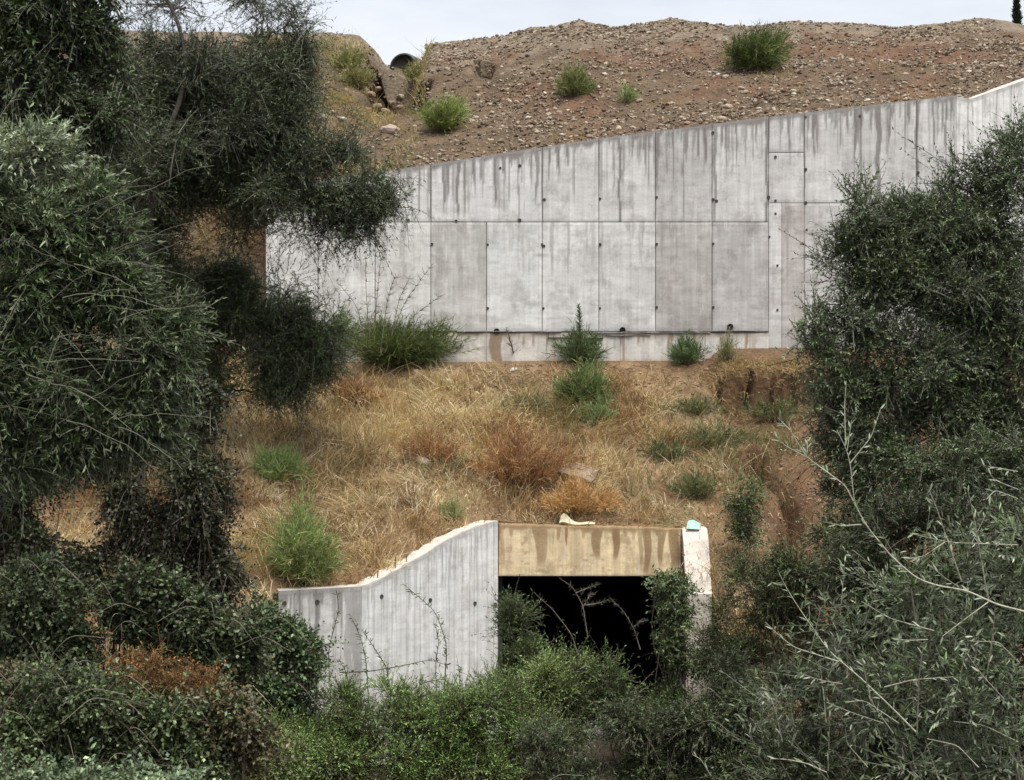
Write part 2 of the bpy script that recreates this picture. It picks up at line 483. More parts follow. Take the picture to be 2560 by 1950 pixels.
def face_y(X):
    return np.interp(X, [-4.30, -2.80, -.29, 3.43], [30.62, 31.0, 33.45, 33.5])
def cope_z(X):
    return np.interp(X, [-4.3, -2.8, -2.55, -2.2, -1.8, -1.3, -.75, -.29, 0, 3.43], [-3.71, -3.68, -3.62, -3.52, -3.36, -3.13, -2.83, -2.66, -2.70, -2.78])
def H(X, Y):
    X = np.asarray(X, float); Y = np.asarray(Y, float)
    # lower slope from the ravine to the foot of the wall
    s = .475 + .09 * sstep(-1.2, .6, X)
    low = .55 - (39.7 - Y) * s
    low = low + (.40 * (fbm(X * .5 + 3, Y * .5) - .5) + .30 * (fbm(X * 1.5, Y * 1.5 + 8, 3) - .5)) * sstep(39.6, 38.4, Y)
    low = low + .35 * np.exp(-((X + .2) / 1.6) ** 2 - ((Y - 36.6) / .9) ** 2) + .25 * np.exp(-((X - 1.4) / .9) ** 2 - ((Y - 35.2) / .6) ** 2)
    # eroded scarp under the right half of the wall and the gully below it
    edge = 38.95 + .5 * (vnoise(X * 1.1, X * 0 + 5) - .5) + .10 * (vnoise(X * 4, X * 0 + 2) - .5)
    zone = sstep(4.6, 5.1, X) * (1 - sstep(9.2, 10.5, X))
    low = low - zone * .62 * sstep(edge + .03, edge - .03, Y) * sstep(33, 38, Y)
    low = low + zone * .30 * sstep(edge - .1, edge + .1, Y)
    gx = 5.55 + (38 - Y) * .02 + .25 * np.sin(Y * 1.3)
    gw = .20 + .07 * np.sin(Y * 2.1)
    low = low - 1.15 * np.exp(-((X - gx) / gw) ** 2) * sstep(32.5, 34.5, Y) * sstep(38.0, 37.0, Y)
    rav = -7.0 + .25 * (fbm(X * .6, Y * .6 + 40) - .5)
    cm = sstep(-5.0, -4.35, X) * (1 - sstep(3.9, 4.5, X)) * sstep(29.3, 27.6, Y)
    low = low * (1 - cm) + rav * cm
    low = np.maximum(low, rav)
    # backfill stays level with the culvert's coping just behind it
    dist = Y - face_y(X)
    cap = cope_z(X) - .03 + np.clip(dist - .3, 0, 9) * .75 + np.where((X > -4.45) & (X < 3.45), 0, 9)
    low = np.where((dist > 0) & (dist < 3), np.minimum(low, cap), low)
    cap2 = np.interp(Y, [31.5, 32.3, 33.45, 33.9, 36], [-4.6, -4.12, -2.92, -2.85, -1.2]) + np.clip(X - 3.98, 0, 9) * 1.1
    low = np.where((X > 3.3) & (X < 5.2) & (Y < 35), np.minimum(low, cap2), low)
    near = np.interp(Y, [-2000, -5, 0, 8, 15, 21, 60], [-1.8, -1.8, -1.75, -3.7, -5.6, -7.2, -60])
    low = np.maximum(low, near + .2 * (fbm(X * .5 + 20, Y * .5) - .5))
    # slope above the wall
    yw = ywall(X)
    zt = ztop(X) - .08
    zr = np.interp(X, RX, RZ)
    t = np.clip((Y - yw - .4) / (YR - yw - .4), 0, 1)
    notch = np.interp(X, RX, np.where((np.arange(len(RX)) > 6) & (np.arange(len(RX)) < 11), 1.0, 0.0))
    smooth_r = np.interp(X, [RX[4], RX[6], RX[12], RX[14]], [RZ[4], RZ[6], RZ[12], RZ[14]])
    inn = (X > RX[6]) & (X < RX[12])
    zfar = np.where(inn, zr + (smooth_r - zr) * sstep(.93, .80, t) * .78, zr)
    up = zt + (zfar - zt) * (t * .85 + .15 * sstep(0, 1, t))
    up = up + (.35 * (fbm(X * .5 + 60, Y * .5) - .5) + .16 * (fbm(X * 1.9, Y * 1.9 + 30, 3) - .5)) * sstep(0, .12, t) * (1 - .6 * sstep(.85, 1, t))
    # washed-out channel below the notch
    cx = at(838, 0, 48)[0] + (49.5 - Y) * .10 + .15 * np.sin(Y * 2.3)
    cw = .42 + .18 * np.sin(Y * 1.7 + 1) + .25 * sstep(47.5, 46.3, Y)
    up = up - (1.35 + .3 * np.sin(Y * 3) + .6 * np.exp(-((Y - 48.9) / .35) ** 2)) * np.exp(-((X - cx) / cw) ** 4) * sstep(44.3, 46.2, Y) * sstep(49.9, 49.4, Y)
    back = zr - np.clip(Y - YR, 0, 16) * .30 - .25 * sstep(0, .6, Y - YR) + .2 * (fbm(X * .7, Y * .7) - .5)
    back = np.where(Y > 66, np.maximum(back - (Y - 66) * .02, -4), back)
    up = np.where(Y > YR, back, up)
    # where the wall stands the step is sharp, beyond its left end the soil was cut to a steep bank
    k_wall = sstep(yw + .12, yw + .3, Y)
    k_bank = sstep(yw - 1.5, yw + 2.4, Y + .5 * (fbm(X * .9, Y * .4 + 3) - .5))
    e = sstep(X_L - .02, X_L + .12, X)
    k = k_bank * (1 - e) + k_wall * e
    return low * (1 - k) + up * k

# culvert plan
WA0, WA1, WB1 = np.array([-.29, 33.45]), np.array([-2.80, 31.0]), np.array([-4.30, 30.62])
RW0, RW1 = 3.43, 31.0
def front_line(X):
    return np.interp(X, [WB1[0] - .12, WB1[0], WA1[0], WA0[0], WA0[0] + .01, 3.43, 3.44, 3.92, 3.93],
                     [30.8, WB1[1] + .2, WA1[1] + .24, 33.72, 33.78, 33.78, 32.5, 32.5, 32.5])

def soil_colour(X, Y):
    n1 = fbm(X * .6 + 5, Y * .6, 4)[:, None]; n2 = fbm(X * 2.1, Y * 2.1 + 90, 3)[:, None]
    upper = np.array([.145, .102, .066]); red = np.array([.155, .092, .058]); pale = np.array([.235, .19, .142])
    cu = upper + (red - upper) * sstep(.45, .62, n1)
    t = np.clip((Y - 41) / 9, 0, 1)[:, None]
    cu = cu + (pale - cu) * sstep(.55, 1.0, t + (n2 - .5) * .6) * .9
    lo = np.array([.21, .135, .075]); lo2 = np.array([.30, .215, .125])
    cl = lo + (lo2 - lo) * sstep(.4, .65, n2)
    bank = np.array([.165, .10, .058])
    w = sstep(4.1, 5.2, X + (n1[:, 0] - .5) * 1.5)[:, None]
    cl = cl * (1 - w) + bank * w * (.8 + .4 * n2)
    floor = np.array([.075, .06, .04])
    g = sstep(30, 27, Y)[:, None]
    cl = cl * (1 - g) + floor * g
    # washed-out hollows: their shade painted in as a dark moist-soil brown
    hollow_shade = np.zeros(len(X))
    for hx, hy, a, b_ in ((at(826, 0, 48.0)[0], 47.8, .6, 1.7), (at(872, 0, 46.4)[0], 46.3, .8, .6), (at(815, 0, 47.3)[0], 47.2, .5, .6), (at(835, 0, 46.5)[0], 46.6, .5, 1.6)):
        hollow_shade = np.maximum(hollow_shade, 1 - sstep(.6, 1.15, np.hypot((X - hx) / a, (Y - hy) / b_) + .5 * (n2[:, 0] - .5)))
    cu = cu * (1 - hollow_shade[:, None]) + np.array([.06, .037, .024]) * hollow_shade[:, None]
    k = sstep(39.3, 40.6, Y)[:, None]
    return cl * (1 - k) + cu * k

def axis(a, b, h, far_lo, far_hi, n=16):
    mid = np.arange(a, b + h / 2, h)
    lo = a - np.geomspace(.25, a - far_lo, n)[::-1]
    hi = b + np.geomspace(.25, far_hi - b, n)
    return np.concatenate([lo, mid, hi])
gx_ = axis(-15.5, 16.5, .105, -1800, 1800)
gx_ = np.unique(np.concatenate([gx_, [X_L - .02, X_L + .12]]))
gy_ = axis(25.5, 51.5, .1, -1500, 2500)
gy_ = np.unique(np.concatenate([gy_, [40.12, 40.3]]))
GX, GY = np.meshgrid(gx_, gy_, indexing='ij')
GZ = H(GX, GY)
fine = (GX > -15.5) & (GX < 16.5) & (GY > 25.5) & (GY < 51.5)
GZ = GZ + np.where(fine, .035 * (vnoise(GX * 7, GY * 7) - .5) + .05 * (fbm(GX * 3.3 + 4, GY * 3.3, 3) - .5), 0) * np.where(np.abs(GY - ywall(GX)) < .5, .2, 1)
nx, ny = len(gx_), len(gy_)
idx = np.arange(nx * ny).reshape(nx, ny)
fq = np.stack([idx[:-1, :-1], idx[1:, :-1], idx[1:, 1:], idx[:-1, 1:]], -1).reshape(-1, 4)
mx = ((GX[:-1, :-1] + GX[1:, 1:]) / 2).ravel(); my = ((GY[:-1, :-1] + GY[1:, 1:]) / 2).ravel()
cut = (mx > WB1[0] - .05) & (mx < 3.9) & (my < front_line(mx)) & (my > 27.2)
acc = Acc()
# undercut lip of the scarp
edge_ = 38.95 + .5 * (vnoise(GX * 1.1, GX * 0 + 5) - .5) + .10 * (vnoise(GX * 4, GX * 0 + 2) - .5)
zone_ = sstep(4.6, 5.0, GX) * (1 - sstep(9.0, 10.2, GX)) * (.45 + .6 * vnoise(GX * 1.3 + 3, GX * 0 + 9))
dd_ = edge_ - GY
GY2 = GY + np.where((dd_ > 0) & (dd_ < .55), .6 * zone_ * np.clip(1 - dd_ / .55, 0, 1) ** .8, 0)
for hx, hy, hw, drop, bk in ((at(826, 0, 48.9)[0], 48.9, .52, 1.0, 1.0), (at(872, 0, 46.6)[0], 46.6, .75, .75, .9), (at(815, 0, 47.4)[0], 47.4, .45, .6, .7), (at(1045, 0, 47.5)[0], 47.5, .35, .3, .5)):
    hh_ = hw * (.8 + .5 * vnoise(GY * 3 + hx, GX * 2))
    w_ = 1 - sstep(hh_ * .55, hh_, np.abs(GX - hx)); d_ = hy + .25 * (vnoise(GX * 4, GX * 0 + hy) - .5) - GY
    GZ = GZ - np.where(d_ > 0, drop * w_ * sstep(1.5, .4, d_), 0)
    GY2 = GY2 + np.where((d_ > 0) & (d_ < .8), bk * w_ * np.clip(1 - d_ / .8, 0, 1) ** .8, 0)
GV = np.stack([GX.ravel(), GY2.ravel(), GZ.ravel()], 1)
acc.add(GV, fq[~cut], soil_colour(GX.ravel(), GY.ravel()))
# cut edges go straight down so that no gap shows behind the concrete
cg = cut.reshape(nx - 1, ny - 1)
ed = []
for i, j in zip(*np.where(cg[:-1] != cg[1:])): ed.append((idx[i + 1, j], idx[i + 1, j + 1]))
for i, j in zip(*np.where(cg[:, :-1] != cg[:, 1:])): ed.append((idx[i, j + 1], idx[i + 1, j + 1]))
ed = np.array(ed)
top_ = GV[ed.ravel()]; bot_ = top_.copy(); bot_[:, 2] = np.minimum(top_[:, 2] - .4, -7.4)
behind = (top_[:, 0] > -.45) & (top_[:, 0] < 3.47) & (top_[:, 1] > 33.3)
bot_[behind, 2] = top_[behind, 2] - .5
m_ = len(ed)
acc.add(np.concatenate([top_, bot_]), np.stack([np.arange(m_) * 2, np.arange(m_) * 2 + 1, np.arange(m_) * 2 + 1 + 2 * m_, np.arange(m_) * 2 + 2 * m_], 1), np.array([.12, .08, .05]))
obj("hillside", acc.mesh("hillside", smooth=True), M_SOIL, kind="structure")

# the ravine floor in front of and inside the culvert mouth
rx = np.arange(-6.5, 6.6, .15); ry = np.arange(25.0, 36.0, .15)
QX, QY = np.meshgrid(rx, ry, indexing='ij')
QZ = -7.25 + .3 * fbm(QX * .8, QY * .8)
q_i = np.arange(QX.size).reshape(QX.shape)
fq2 = np.stack([q_i[:-1, :-1], q_i[1:, :-1], q_i[1:, 1:], q_i[:-1, 1:]], -1).reshape(-1, 4)
acc = Acc(); acc.add(np.stack([QX.ravel(), QY.ravel(), QZ.ravel()], 1), fq2, np.array([.07, .055, .04]))
obj("ravine_floor", acc.mesh("ravine_floor", smooth=True), M_SOIL, kind="structure")

def surf_pts(X, Y):
    return np.stack([X, Y, H(X, Y)], 1)

# ------------------------------------------------------------------ concrete work
class Drips:
    """water marks that start at the top edge (or at a given depth) and run down"""
    def __init__(self, s0, s1, density, lmean, wmin=.015, wmax=.06, power=2.0):
        n = max(1, int((s1 - s0) * density))
        self.s = rng.uniform(s0, s1, n); self.w = rng.uniform(wmin, wmax, n)
        self.l = lmean * rng.random(n) ** power * 2.2; self.k = rng.uniform(.35, 1.0, n); self.d0 = np.zeros(n)
    def plus(self, s, w, l, k=1.0, d0=0.0):
        self.s = np.append(self.s, s); self.w = np.append(self.w, w); self.l = np.append(self.l, l)
        self.k = np.append(self.k, k); self.d0 = np.append(self.d0, d0)
        return self
    def __call__(self, s, d):
        out = np.zeros_like(s)
        for a, w, l, k, d0 in zip(self.s, self.w, self.l, self.k, self.d0):
            near = np.abs(s - a) < w * 2.2
            if not near.any(): continue
            ss, dd = s[near], d[near] - d0
            wob = .35 * w * np.sin(dd * 5 + a * 9)
            ww = w * (.45 + .75 * np.clip(1 - dd / max(l, .05), 0, 1))
            g = (1 - sstep(ww * .75, ww, np.abs(ss - a - wob))) * (1 - sstep(l * .7, l, dd)) * (dd > -.01)
            out[near] = np.maximum(out[near], g * k)
        return out

def slab(name, parent, base, O, u, s0, s1, zb, zt, mat, front=0.0, depth=.03, stain=None, tint=(1, 1, 1), top=None, hs=.03, hz=.06, gap=.010,
         wav=.004, label=None):
    """one cast panel: its face a fine grid along direction u from O, with returns going back by depth"""
    u = np.asarray(u, float); nrm = np.array([u[1], -u[0]])
    a, b = s0 + gap, s1 - gap
    ns = max(2, int((b - a) / hs) + 1)
    ss = np.linspace(a, b, ns)
    fb = zb(ss) if callable(zb) else np.full(ns, zb); ft = zt(ss) if callable(zt) else np.full(ns, zt)
    fb = fb + gap; ft = ft - (0 if top is None else gap)
    nz = max(2, int(np.max(ft - fb) / hz) + 1)
    tt = np.linspace(0, 1, nz)
    Sg = np.repeat(ss[:, None], nz, 1); Zg = fb[:, None] + (ft - fb)[:, None] * tt[None]
    off = front + wav * (fbm(Sg * .9 + O[0], Zg * .9 + O[1], 3) - .5) * 2
    # eased arrises
    e = np.zeros_like(Sg); e[0] = e[-1] = 1; e[:, 0] = e[:, -1] = 1
    off = off - .006 * e
    V = np.stack([O[0] + u[0] * Sg + nrm[0] * off, O[1] + u[1] * Sg + nrm[1] * off, Zg], -1)
    ii = np.arange(ns * nz).reshape(ns, nz)
    f = np.stack([ii[:-1, :-1], ii[1:, :-1], ii[1:, 1:], ii[:-1, 1:]], -1).reshape(-1, 4)
    loop = np.concatenate([ii[:, 0], ii[-1, 1:], ii[-2::-1, -1], ii[0, -2:0:-1]])
    VB = V.reshape(-1, 3)[loop].copy(); VB[:, :2] -= nrm * depth
    k = len(loop); nb = ns * nz + np.arange(k)
    f2 = np.stack([loop, nb, np.roll(nb, -1), np.roll(loop, -1)], -1)
    topf = ft if top is None else top(ss)
    dtop = topf[:, None] - Zg
    st = np.zeros_like(Sg) if stain is None else stain(Sg.ravel(), dtop.ravel(), Zg.ravel()).reshape(Sg.shape)
    stl = np.concatenate([st.ravel(), st.ravel()[loop]])
    A = Acc(); A.add(np.concatenate([V.reshape(-1, 3), VB]), f); A.f.append(f2)
    o = obj(name, A.mesh(name, base, attrs={"stain": stl}), mat, parent, label=label)
    o.color = (*tint, 1)
    return o

def prism(name, parent, base, loop_a, loop_b, mat, c=(1, 1, 1)):
    """solid between two matching outlines"""
    la, lb = np.asarray(loop_a, float), np.asarray(loop_b, float); n = len(la)
    A = Acc(); A.add(np.concatenate([la, lb]), np.array([np.arange(n)]), c)
    A.f.append(np.array([np.arange(n)[::-1] + n]))
    A.f.append(np.stack([np.arange(n), np.roll(np.arange(n), -1), np.roll(np.arange(n), -1) + n, np.arange(n) + n], -1))
    return obj(name, A.mesh(name, base), mat, parent)

def lathe(prof, sides=14):
    """profile (r, h) turned about Y; h runs towards -Y"""
    prof = np.asarray(prof, float); ang = np.arange(sides) * 2 * math.pi / sides
    v = np.stack([prof[:, :1] * np.cos(ang), np.repeat(-prof[:, 1:2], sides, 1), prof[:, :1] * np.sin(ang)], -1)
    n = len(prof); i = np.arange(n - 1)[:, None] * sides; k = np.arange(sides)[None]; k2 = (k + 1) % sides
    f = np.stack([i + k, i + k2, i + sides + k2, i + sides + k], -1).reshape(-1, 4)
    return v.reshape(-1, 3), f

# ---- retaining wall
wx = lambda p: at(p, 0, 40)[0]
wz = lambda p: at(0, p, 40)[2]
WB = np.array([2.0, 40.2, 0.0])
wall = thing("retaining_wall", WB, "long grey cast concrete retaining wall with drip stains holding back the gravel slope", "wall")
zj = wz(478); zf = wz(714)
ts = np.linspace(X_L, X_R, 40)
front = [(x, 40.03, z) for x, z in zip(ts, ztop(ts))] + [(X_R, 40.03, -.6), (X_L, 40.03, -.6)]
back = [(p[0], 40.48, p[2]) for p in front]
prism("wall_core", wall, WB, front, back, M_JOINT)
top_drips = Drips(X_L, X_R, 20, .8, .012, .05, 2.0)
for p, w, l, k in ((928, .03, 2.3, .8), (1010, .03, 1.6, .5), (1117, .025, 2.4, .7), (1075, .02, 1.7, .5), (1130, .02, 1.8, .5), (1168, .02, 2.6, .8), (1235, .035, 1.4, .4),
                   (1335, .035, 4.6, .95), (1412, .02, 2.5, .6), (1473, .03, 2.6, .8), (1540, .05, 2.9, .8), (1565, .035, 1.3, .8), (1652, .04, 6.0, .95),
                   (1733, .02, 2.5, .7), (1853, .03, 2.5, .7), (1892, .07, 3.6, .9), (1975, .045, 2.6, .9), (2030, .035, 1.0, .8), (2055, .03, 1.8, .6), (1912, .04, 1.6, .6),
                   (980, .05, 1.2, .35), (870, .03, 1.1, .6), (1200, .02, 1.3, .5), (1283, .02, 1.0, .5)):
    top_drips.plus(wx(p), w, l, k)
low_drips = Drips(X_L, X_R, 3.2, .9, .03, .09, 1.4)
low_drips.k *= .45
low_drips.plus(wx(1040), .12, 2.2, .35).plus(wx(990), .09, 2.0, .35).plus(wx(1117), .03, 1.4, .35).plus(wx(945), .14, 2.0, .3)

def stain_top(s, d, z):
    band = 1 - sstep(.05, .17, d + .14 * (fbm(s * 2.5, d * 0 + 3, 3) - .5) + .12 * (vnoise(s * 9, d * 0) - .5))
    mott = sstep(.50, .64, fbm(s * 1.1 + 7, z * 1.3, 5)) * .14
    return np.clip(np.maximum(np.maximum(band * .95, top_drips(s, d)), mott), 0, 1)
def stain_low(s, d, z):
    dd = zj - z
    mott = sstep(.47, .62, fbm(s * 1.6 + 40, z * 1.9, 5)) * .18
    scr = sstep(.66, .74, fbm(s * 1.4 + 4, z * 14, 3)) * .3
    bottom = sstep(.35, .0, z - zf + .3 * (fbm(s * 1.2, z * 3, 3) - .5)) * .30
    return np.clip(np.maximum(np.maximum(mott, low_drips(s, dd)), np.maximum(scr, bottom)), 0, 1)

cols_low = [572, 685, 808, 928, 1048, 1168, 1290, 1412, 1534, 1656]
tint_low = [(1.2, 1.2, 1.2), (1.22, 1.22, 1.22), (1.12, 1.11, 1.1), (.98, .97, .95), (1.14, 1.15, 1.16), (1.12, 1.12, 1.12), (1.06, 1.06, 1.06),
            (.78, .745, .725), (.84, .82, .82)]
for i in range(9):
    slab("panel", wall, WB, (0, 40), (1, 0), wx(cols_low[i]), wx(cols_low[i + 1]), zf, zj, M_CONC, stain=stain_low, tint=tint_low[i], top=lambda s: np.full(len(s), zj))
cols_up = [572, 685, 808, 928, 1168, 1290, 1412, 1534, 1656]
tint_up = [(1.12,) * 3, (1.12,) * 3, (1.12, 1.12, 1.12), (1.09, 1.09, 1.1), (1.03, 1.02, 1.02), (1.04, 1.03, 1.03), (.86, .845, .84), (1.0, .99, .99)]
for i in range(8):
    x0, x1 = wx(cols_up[i]), wx(cols_up[i + 1])
    slab("panel", wall, WB, (0, 40), (1, 0), x0, x1, zj, ztop, M_CONC, stain=stain_top, tint=tint_up[i])
# columns right of the construction joint have their own row heights
zq, zq2 = wz(437), wz(328)
slab("panel", wall, WB, (0, 40), (1, 0), wx(1656), wx(1733), zq2, ztop, M_CONC, stain=stain_top, tint=(1.0, .995, 1.0), front=-.004)
slab("panel", wall, WB, (0, 40), (1, 0), wx(1656), wx(1733), zq, zq2, M_CONC, stain=stain_top, tint=(1.0, .995, .99), top=ztop, front=-.006)
slab("panel", wall, WB, (0, 40), (1, 0), wx(1656), wx(1684), -.4, zq, M_CONC, stain=stain_low, tint=(1.05, 1.04, 1.03), top=lambda s: np.full(len(s), zq), gap=.004)
slab("panel", wall, WB, (0, 40), (1, 0), wx(1684), wx(1733), -.4, zq, M_CONC, stain=stain_low, tint=(.84, .79, .77), top=lambda s: np.full(len(s), zq), gap=.004)
for a, b, t in ((1733, 1855, (1.03, 1.02, 1.02)), (1855, 1975, (.97, .96, .96)), (1975, 2060, (1.0, 1.0, 1.0))):
    slab("panel", wall, WB, (0, 40), (1, 0), wx(a), wx(b), zq, ztop, M_CONC, stain=stain_top, tint=t)
    slab("panel", wall, WB, (0, 40), (1, 0), wx(a), wx(b), -.4, zq, M_CONC, stain=stain_low, tint=(.95, .93, .92), top=lambda s: np.full(len(s), zq))

# footing strip under the panels with rusty runs below the weep holes
fd = Drips(wx(985), wx(1660), 7, .3, .01, .04, 1.6)
WEEP = [(1070, 714), (1341, 711), (1573, 704)]
fd.plus(wx(1071), .16, 1.6, .95).plus(wx(1342), .05, 1.0, .8).plus(wx(1568), .19, 1.4, .55).plus(wx(1375), .03, .3, .9).plus(wx(1625), .06, .9, .4).plus(wx(1400), .02, .25, .9)
def stain_foot(s, d, z):
    band = (1 - sstep(.03, .16, d + .12 * (fbm(s * 1.5, s * 0, 3) - .5))) * .6
    low = sstep(.5, .9, d + .3 * (fbm(s * 1.3, d * 2, 3) - .5)) * .45
    return np.clip(np.maximum(np.maximum(band, fd(s, d)), low), 0, 1)
fparts = [572, 808, 1048, 1336, 1656]
for a, b in zip(fparts[:-1], fparts[1:]):
    slab("footing", wall, WB, (0, 40), (1, 0), wx(a), wx(b), -.5, zf - .035, M_FOOT, front=.03, depth=.06, stain=stain_foot, tint=(1.03, 1.02, 1.0), gap=.004)
# ragged grout lips squeezed out along the construction joint
for a, b, z0 in ((985, 1210, 714), (1230, 1420, 717), (1300, 1400, 722), (1180, 1300, 727), (1420, 1652, 713), (1340, 1530, 716)):
    xs = np.linspace(wx(a), wx(b), 40)
    zc = wz(z0) + .02 * (fbm(xs * 2, xs * 0 + z0, 3) - .5)
    hgt = .008 + .03 * np.clip(fbm(xs * 3, xs * 0 + 2 * z0, 3) - .3, 0, 1); out = .035 + .05 * vnoise(xs * 5, xs * 0 + z0)
    A = Acc()
    ring = [np.stack([xs, np.full(40, 40.0) - 0 * xs, zc - hgt], 1), np.stack([xs, 40 - out, zc - hgt * .7], 1), np.stack([xs, 40 - out, zc + hgt * .4], 1), np.stack([xs, np.full(40, 40.0), zc + hgt], 1)]
    V = np.stack(ring, 1).reshape(-1, 3)
    i = np.arange(39)[:, None] * 4; k = np.arange(3)[None]
    A.add(V, np.stack([i + k, i + k + 1, i + 4 + k + 1, i + 4 + k], -1).reshape(-1, 4))
    A.f.append(np.array([[0, 1, 2, 3], [156, 159, 158, 157]]))
    obj("grout_lip", A.mesh("grout_lip", WB), M_JOINT, wall)
# weep holes
wv, wf = lathe([(.001, .004), (.058, .004), (.062, .05), (.072, .05), (.075, -.02)], 16)
A = Acc(); A.add(wv, wf); me_weep = A.mesh("weep_hole", smooth=False)
for p, q in WEEP:
    o = obj("weep_hole", me_weep, M_BLACK, wall); o.location = tuple(np.array([wx(p), 40.0, wz(q)]) - WB)
# tie-rod plugs on the joints
tv, tf = lathe([(.001, .004), (.018, .005), (.03, .010), (.036, .006), (.038, -.02)], 10)
A = Acc(); A.add(tv, tf); me_tie = A.mesh("tie_plug", smooth=False)
TIES = [(685, 580), (685, 525), (808, 527), (808, 480), (928, 526), (1048, 527), (1165, 526), (1169, 530), (1290, 527), (1412, 526), (1534, 525),
        (1048, 664), (1168, 664), (1290, 664), (1412, 662), (1534, 662), (877, 474), (980, 476), (1117, 474), (1170, 430), (1290, 428), (1412, 425),
        (1534, 430), (1541, 433), (1653, 425), (1655, 510), (1733, 365), (1733, 437), (1735, 495), (1853, 385), (1853, 375), (1975, 372), (1733, 252), (1850, 250),
        (1533, 286), (1668, 338), (1668, 432), (1668, 460), (1672, 572), (1672, 668), (1117, 357), (1075, 362)]
for p, q in TIES:
    o = obj("tie_plug", me_tie, M_HOLE, wall)
    o.location = tuple(np.array([wx(p) + .03, 39.995, wz(q)]) - WB); o.scale = (random.uniform(.75, 1.1),) * 3
    o.rotation_euler = (0, random.uniform(0, 3), 0)
# the return at the right end, running back into the slope
OW = np.array([X_R + .01, 40.0])
zret = lambda s: TOPZ[-1] - .03 + np.where(s < .55, 0, (s - .55) * .33)
rd = Drips(0, 6, 9, .7, .012, .045, 1.8); rd.k *= .55
def stain_ret(s, d, z):
    return np.clip(np.maximum((1 - sstep(.03, .12, d + .1 * (fbm(s * 3, s * 0, 3) - .5))) * .6, rd(s, d)), 0, 1)
rs = [0, .42, .95, 1.5, 2.05, 2.6, 4.0, 5.4]
for a, b in zip(rs[:-1], rs[1:]):
    slab("panel", wall, WB, OW, UW, a, b, -.4, zret, M_CONC, stain=stain_ret, tint=(1.16, 1.17, 1.17), gap=.005)
sr = np.linspace(0, 5.4, 28)
nr = np.array([UW[1], -UW[0]])
pf = [(OW[0] + UW[0] * s - nr[0] * .03, OW[1] + UW[1] * s - nr[1] * .03, z + .006) for s, z in zip(sr, zret(sr))]
pf += [(OW[0] + UW[0] * 5.4 - nr[0] * .03, OW[1] + UW[1] * 5.4 - nr[1] * .03, -.6), (OW[0] - nr[0] * .03, OW[1] - nr[1] * .03, -.6)]
pb = [(p[0] - nr[0] * .45, p[1] - nr[1] * .45, p[2]) for p in pf]
prism("return_core", wall, WB, pf, pb, M_COPE)

# ---- culvert
CB = np.array([1.5, 33.6, -7.0])
culv = thing("culvert", CB, "concrete box culvert with ochre stained lintel and pale sloping wing walls", "culvert")
zl0, zl1 = at(0, 1241, 33.5)[2], at(0, 1129, 33.5)[2]
ld = Drips(-.29, 3.43, 5, .3, .015, .05, 1.4)
lx = lambda p: at(p, 0, 33.5)[0]
for p, w, l, k in ((1078, .10, .95, .5), (1160, .10, 1.0, .75), (1171, .07, .95, .6), (1203, .05, .35, .8), (1288, .12, .75, .85), (1282, .08, .35, .8), (1325, .09, .75, .9),
                   (1255, .05, .3, .6), (1367, .05, .3, .5), (1393, .09, 1.05, .8), (1425, .08, .85, .8), (1380, .05, .9, .6), (1418, .15, .2, .8), (1455, .10, .9, .85), (1448, .06, .95, .8),
                   (1235, .2, 1.0, .28), (1210, .25, .9, .22), (1100, .05, .3, .6), (1346, .04, .25, .7)):
    ld.plus(lx(p), w, l, k)
def stain_lint(s, d, z):
    band = 1 - sstep(.06, .14, d + .12 * (fbm(s * 3, s * 0 + 9, 3) - .5) + .06 * (vnoise(s * 11, s * 0) - .5))
    pits = sstep(.70, .76, fbm(s * 4 + 3, z * 6, 3)) * .5
    return np.clip(np.maximum(np.maximum(band * .8, ld(s, d)), pits), 0, 1)
lint = slab("lintel", culv, CB, (0, 33.5), (1, 0), -.27, 3.42, zl0, lambda s: zl1 - (s + .3) * .025, M_LINT, stain=stain_lint, depth=.5, hs=.014, hz=.03, gap=.002, wav=.006,
            label="ochre stained lintel over the dark opening")
# lintel top and the barrel behind it
def box(name, parent, base, x0, x1, y0, y1, z0, z1, mat):
    a = [(x0, y0, z0), (x1, y0, z0), (x1, y0, z1), (x0, y0, z1)]
    return prism(name, parent, base, a, [(p[0], y1, p[2]) for p in a], mat)
pa = [(-.27, 33.512, zl1 - .012), (3.42, 33.512, zl1 - .105), (3.42, 33.512, zl0 + .008), (-.27, 33.512, zl0 + .008)]
prism("lintel_core", culv, CB, pa, [(p[0], 34.0, p[2]) for p in pa], M_COPE)
box("barrel_roof", culv, CB, -.6, 3.8, 34.01, 56, zl0 + .01, zl1 - .2, M_BARREL)
box("barrel_wall", culv, CB, -.6, -.2, 33.96, 56, -7.4, zl0, M_BARREL)
box("barrel_wall", culv, CB, 3.44, 3.8, 33.96, 56, -7.4, zl0, M_BARREL)
box("barrel_floor", culv, CB, -.19, 3.43, 33.7, 56, -7.6, -6.98, M_BARREL)
box("barrel_end", culv, CB, -.6, 3.8, 56.01, 56.3, -7.4, zl1, M_BARREL)
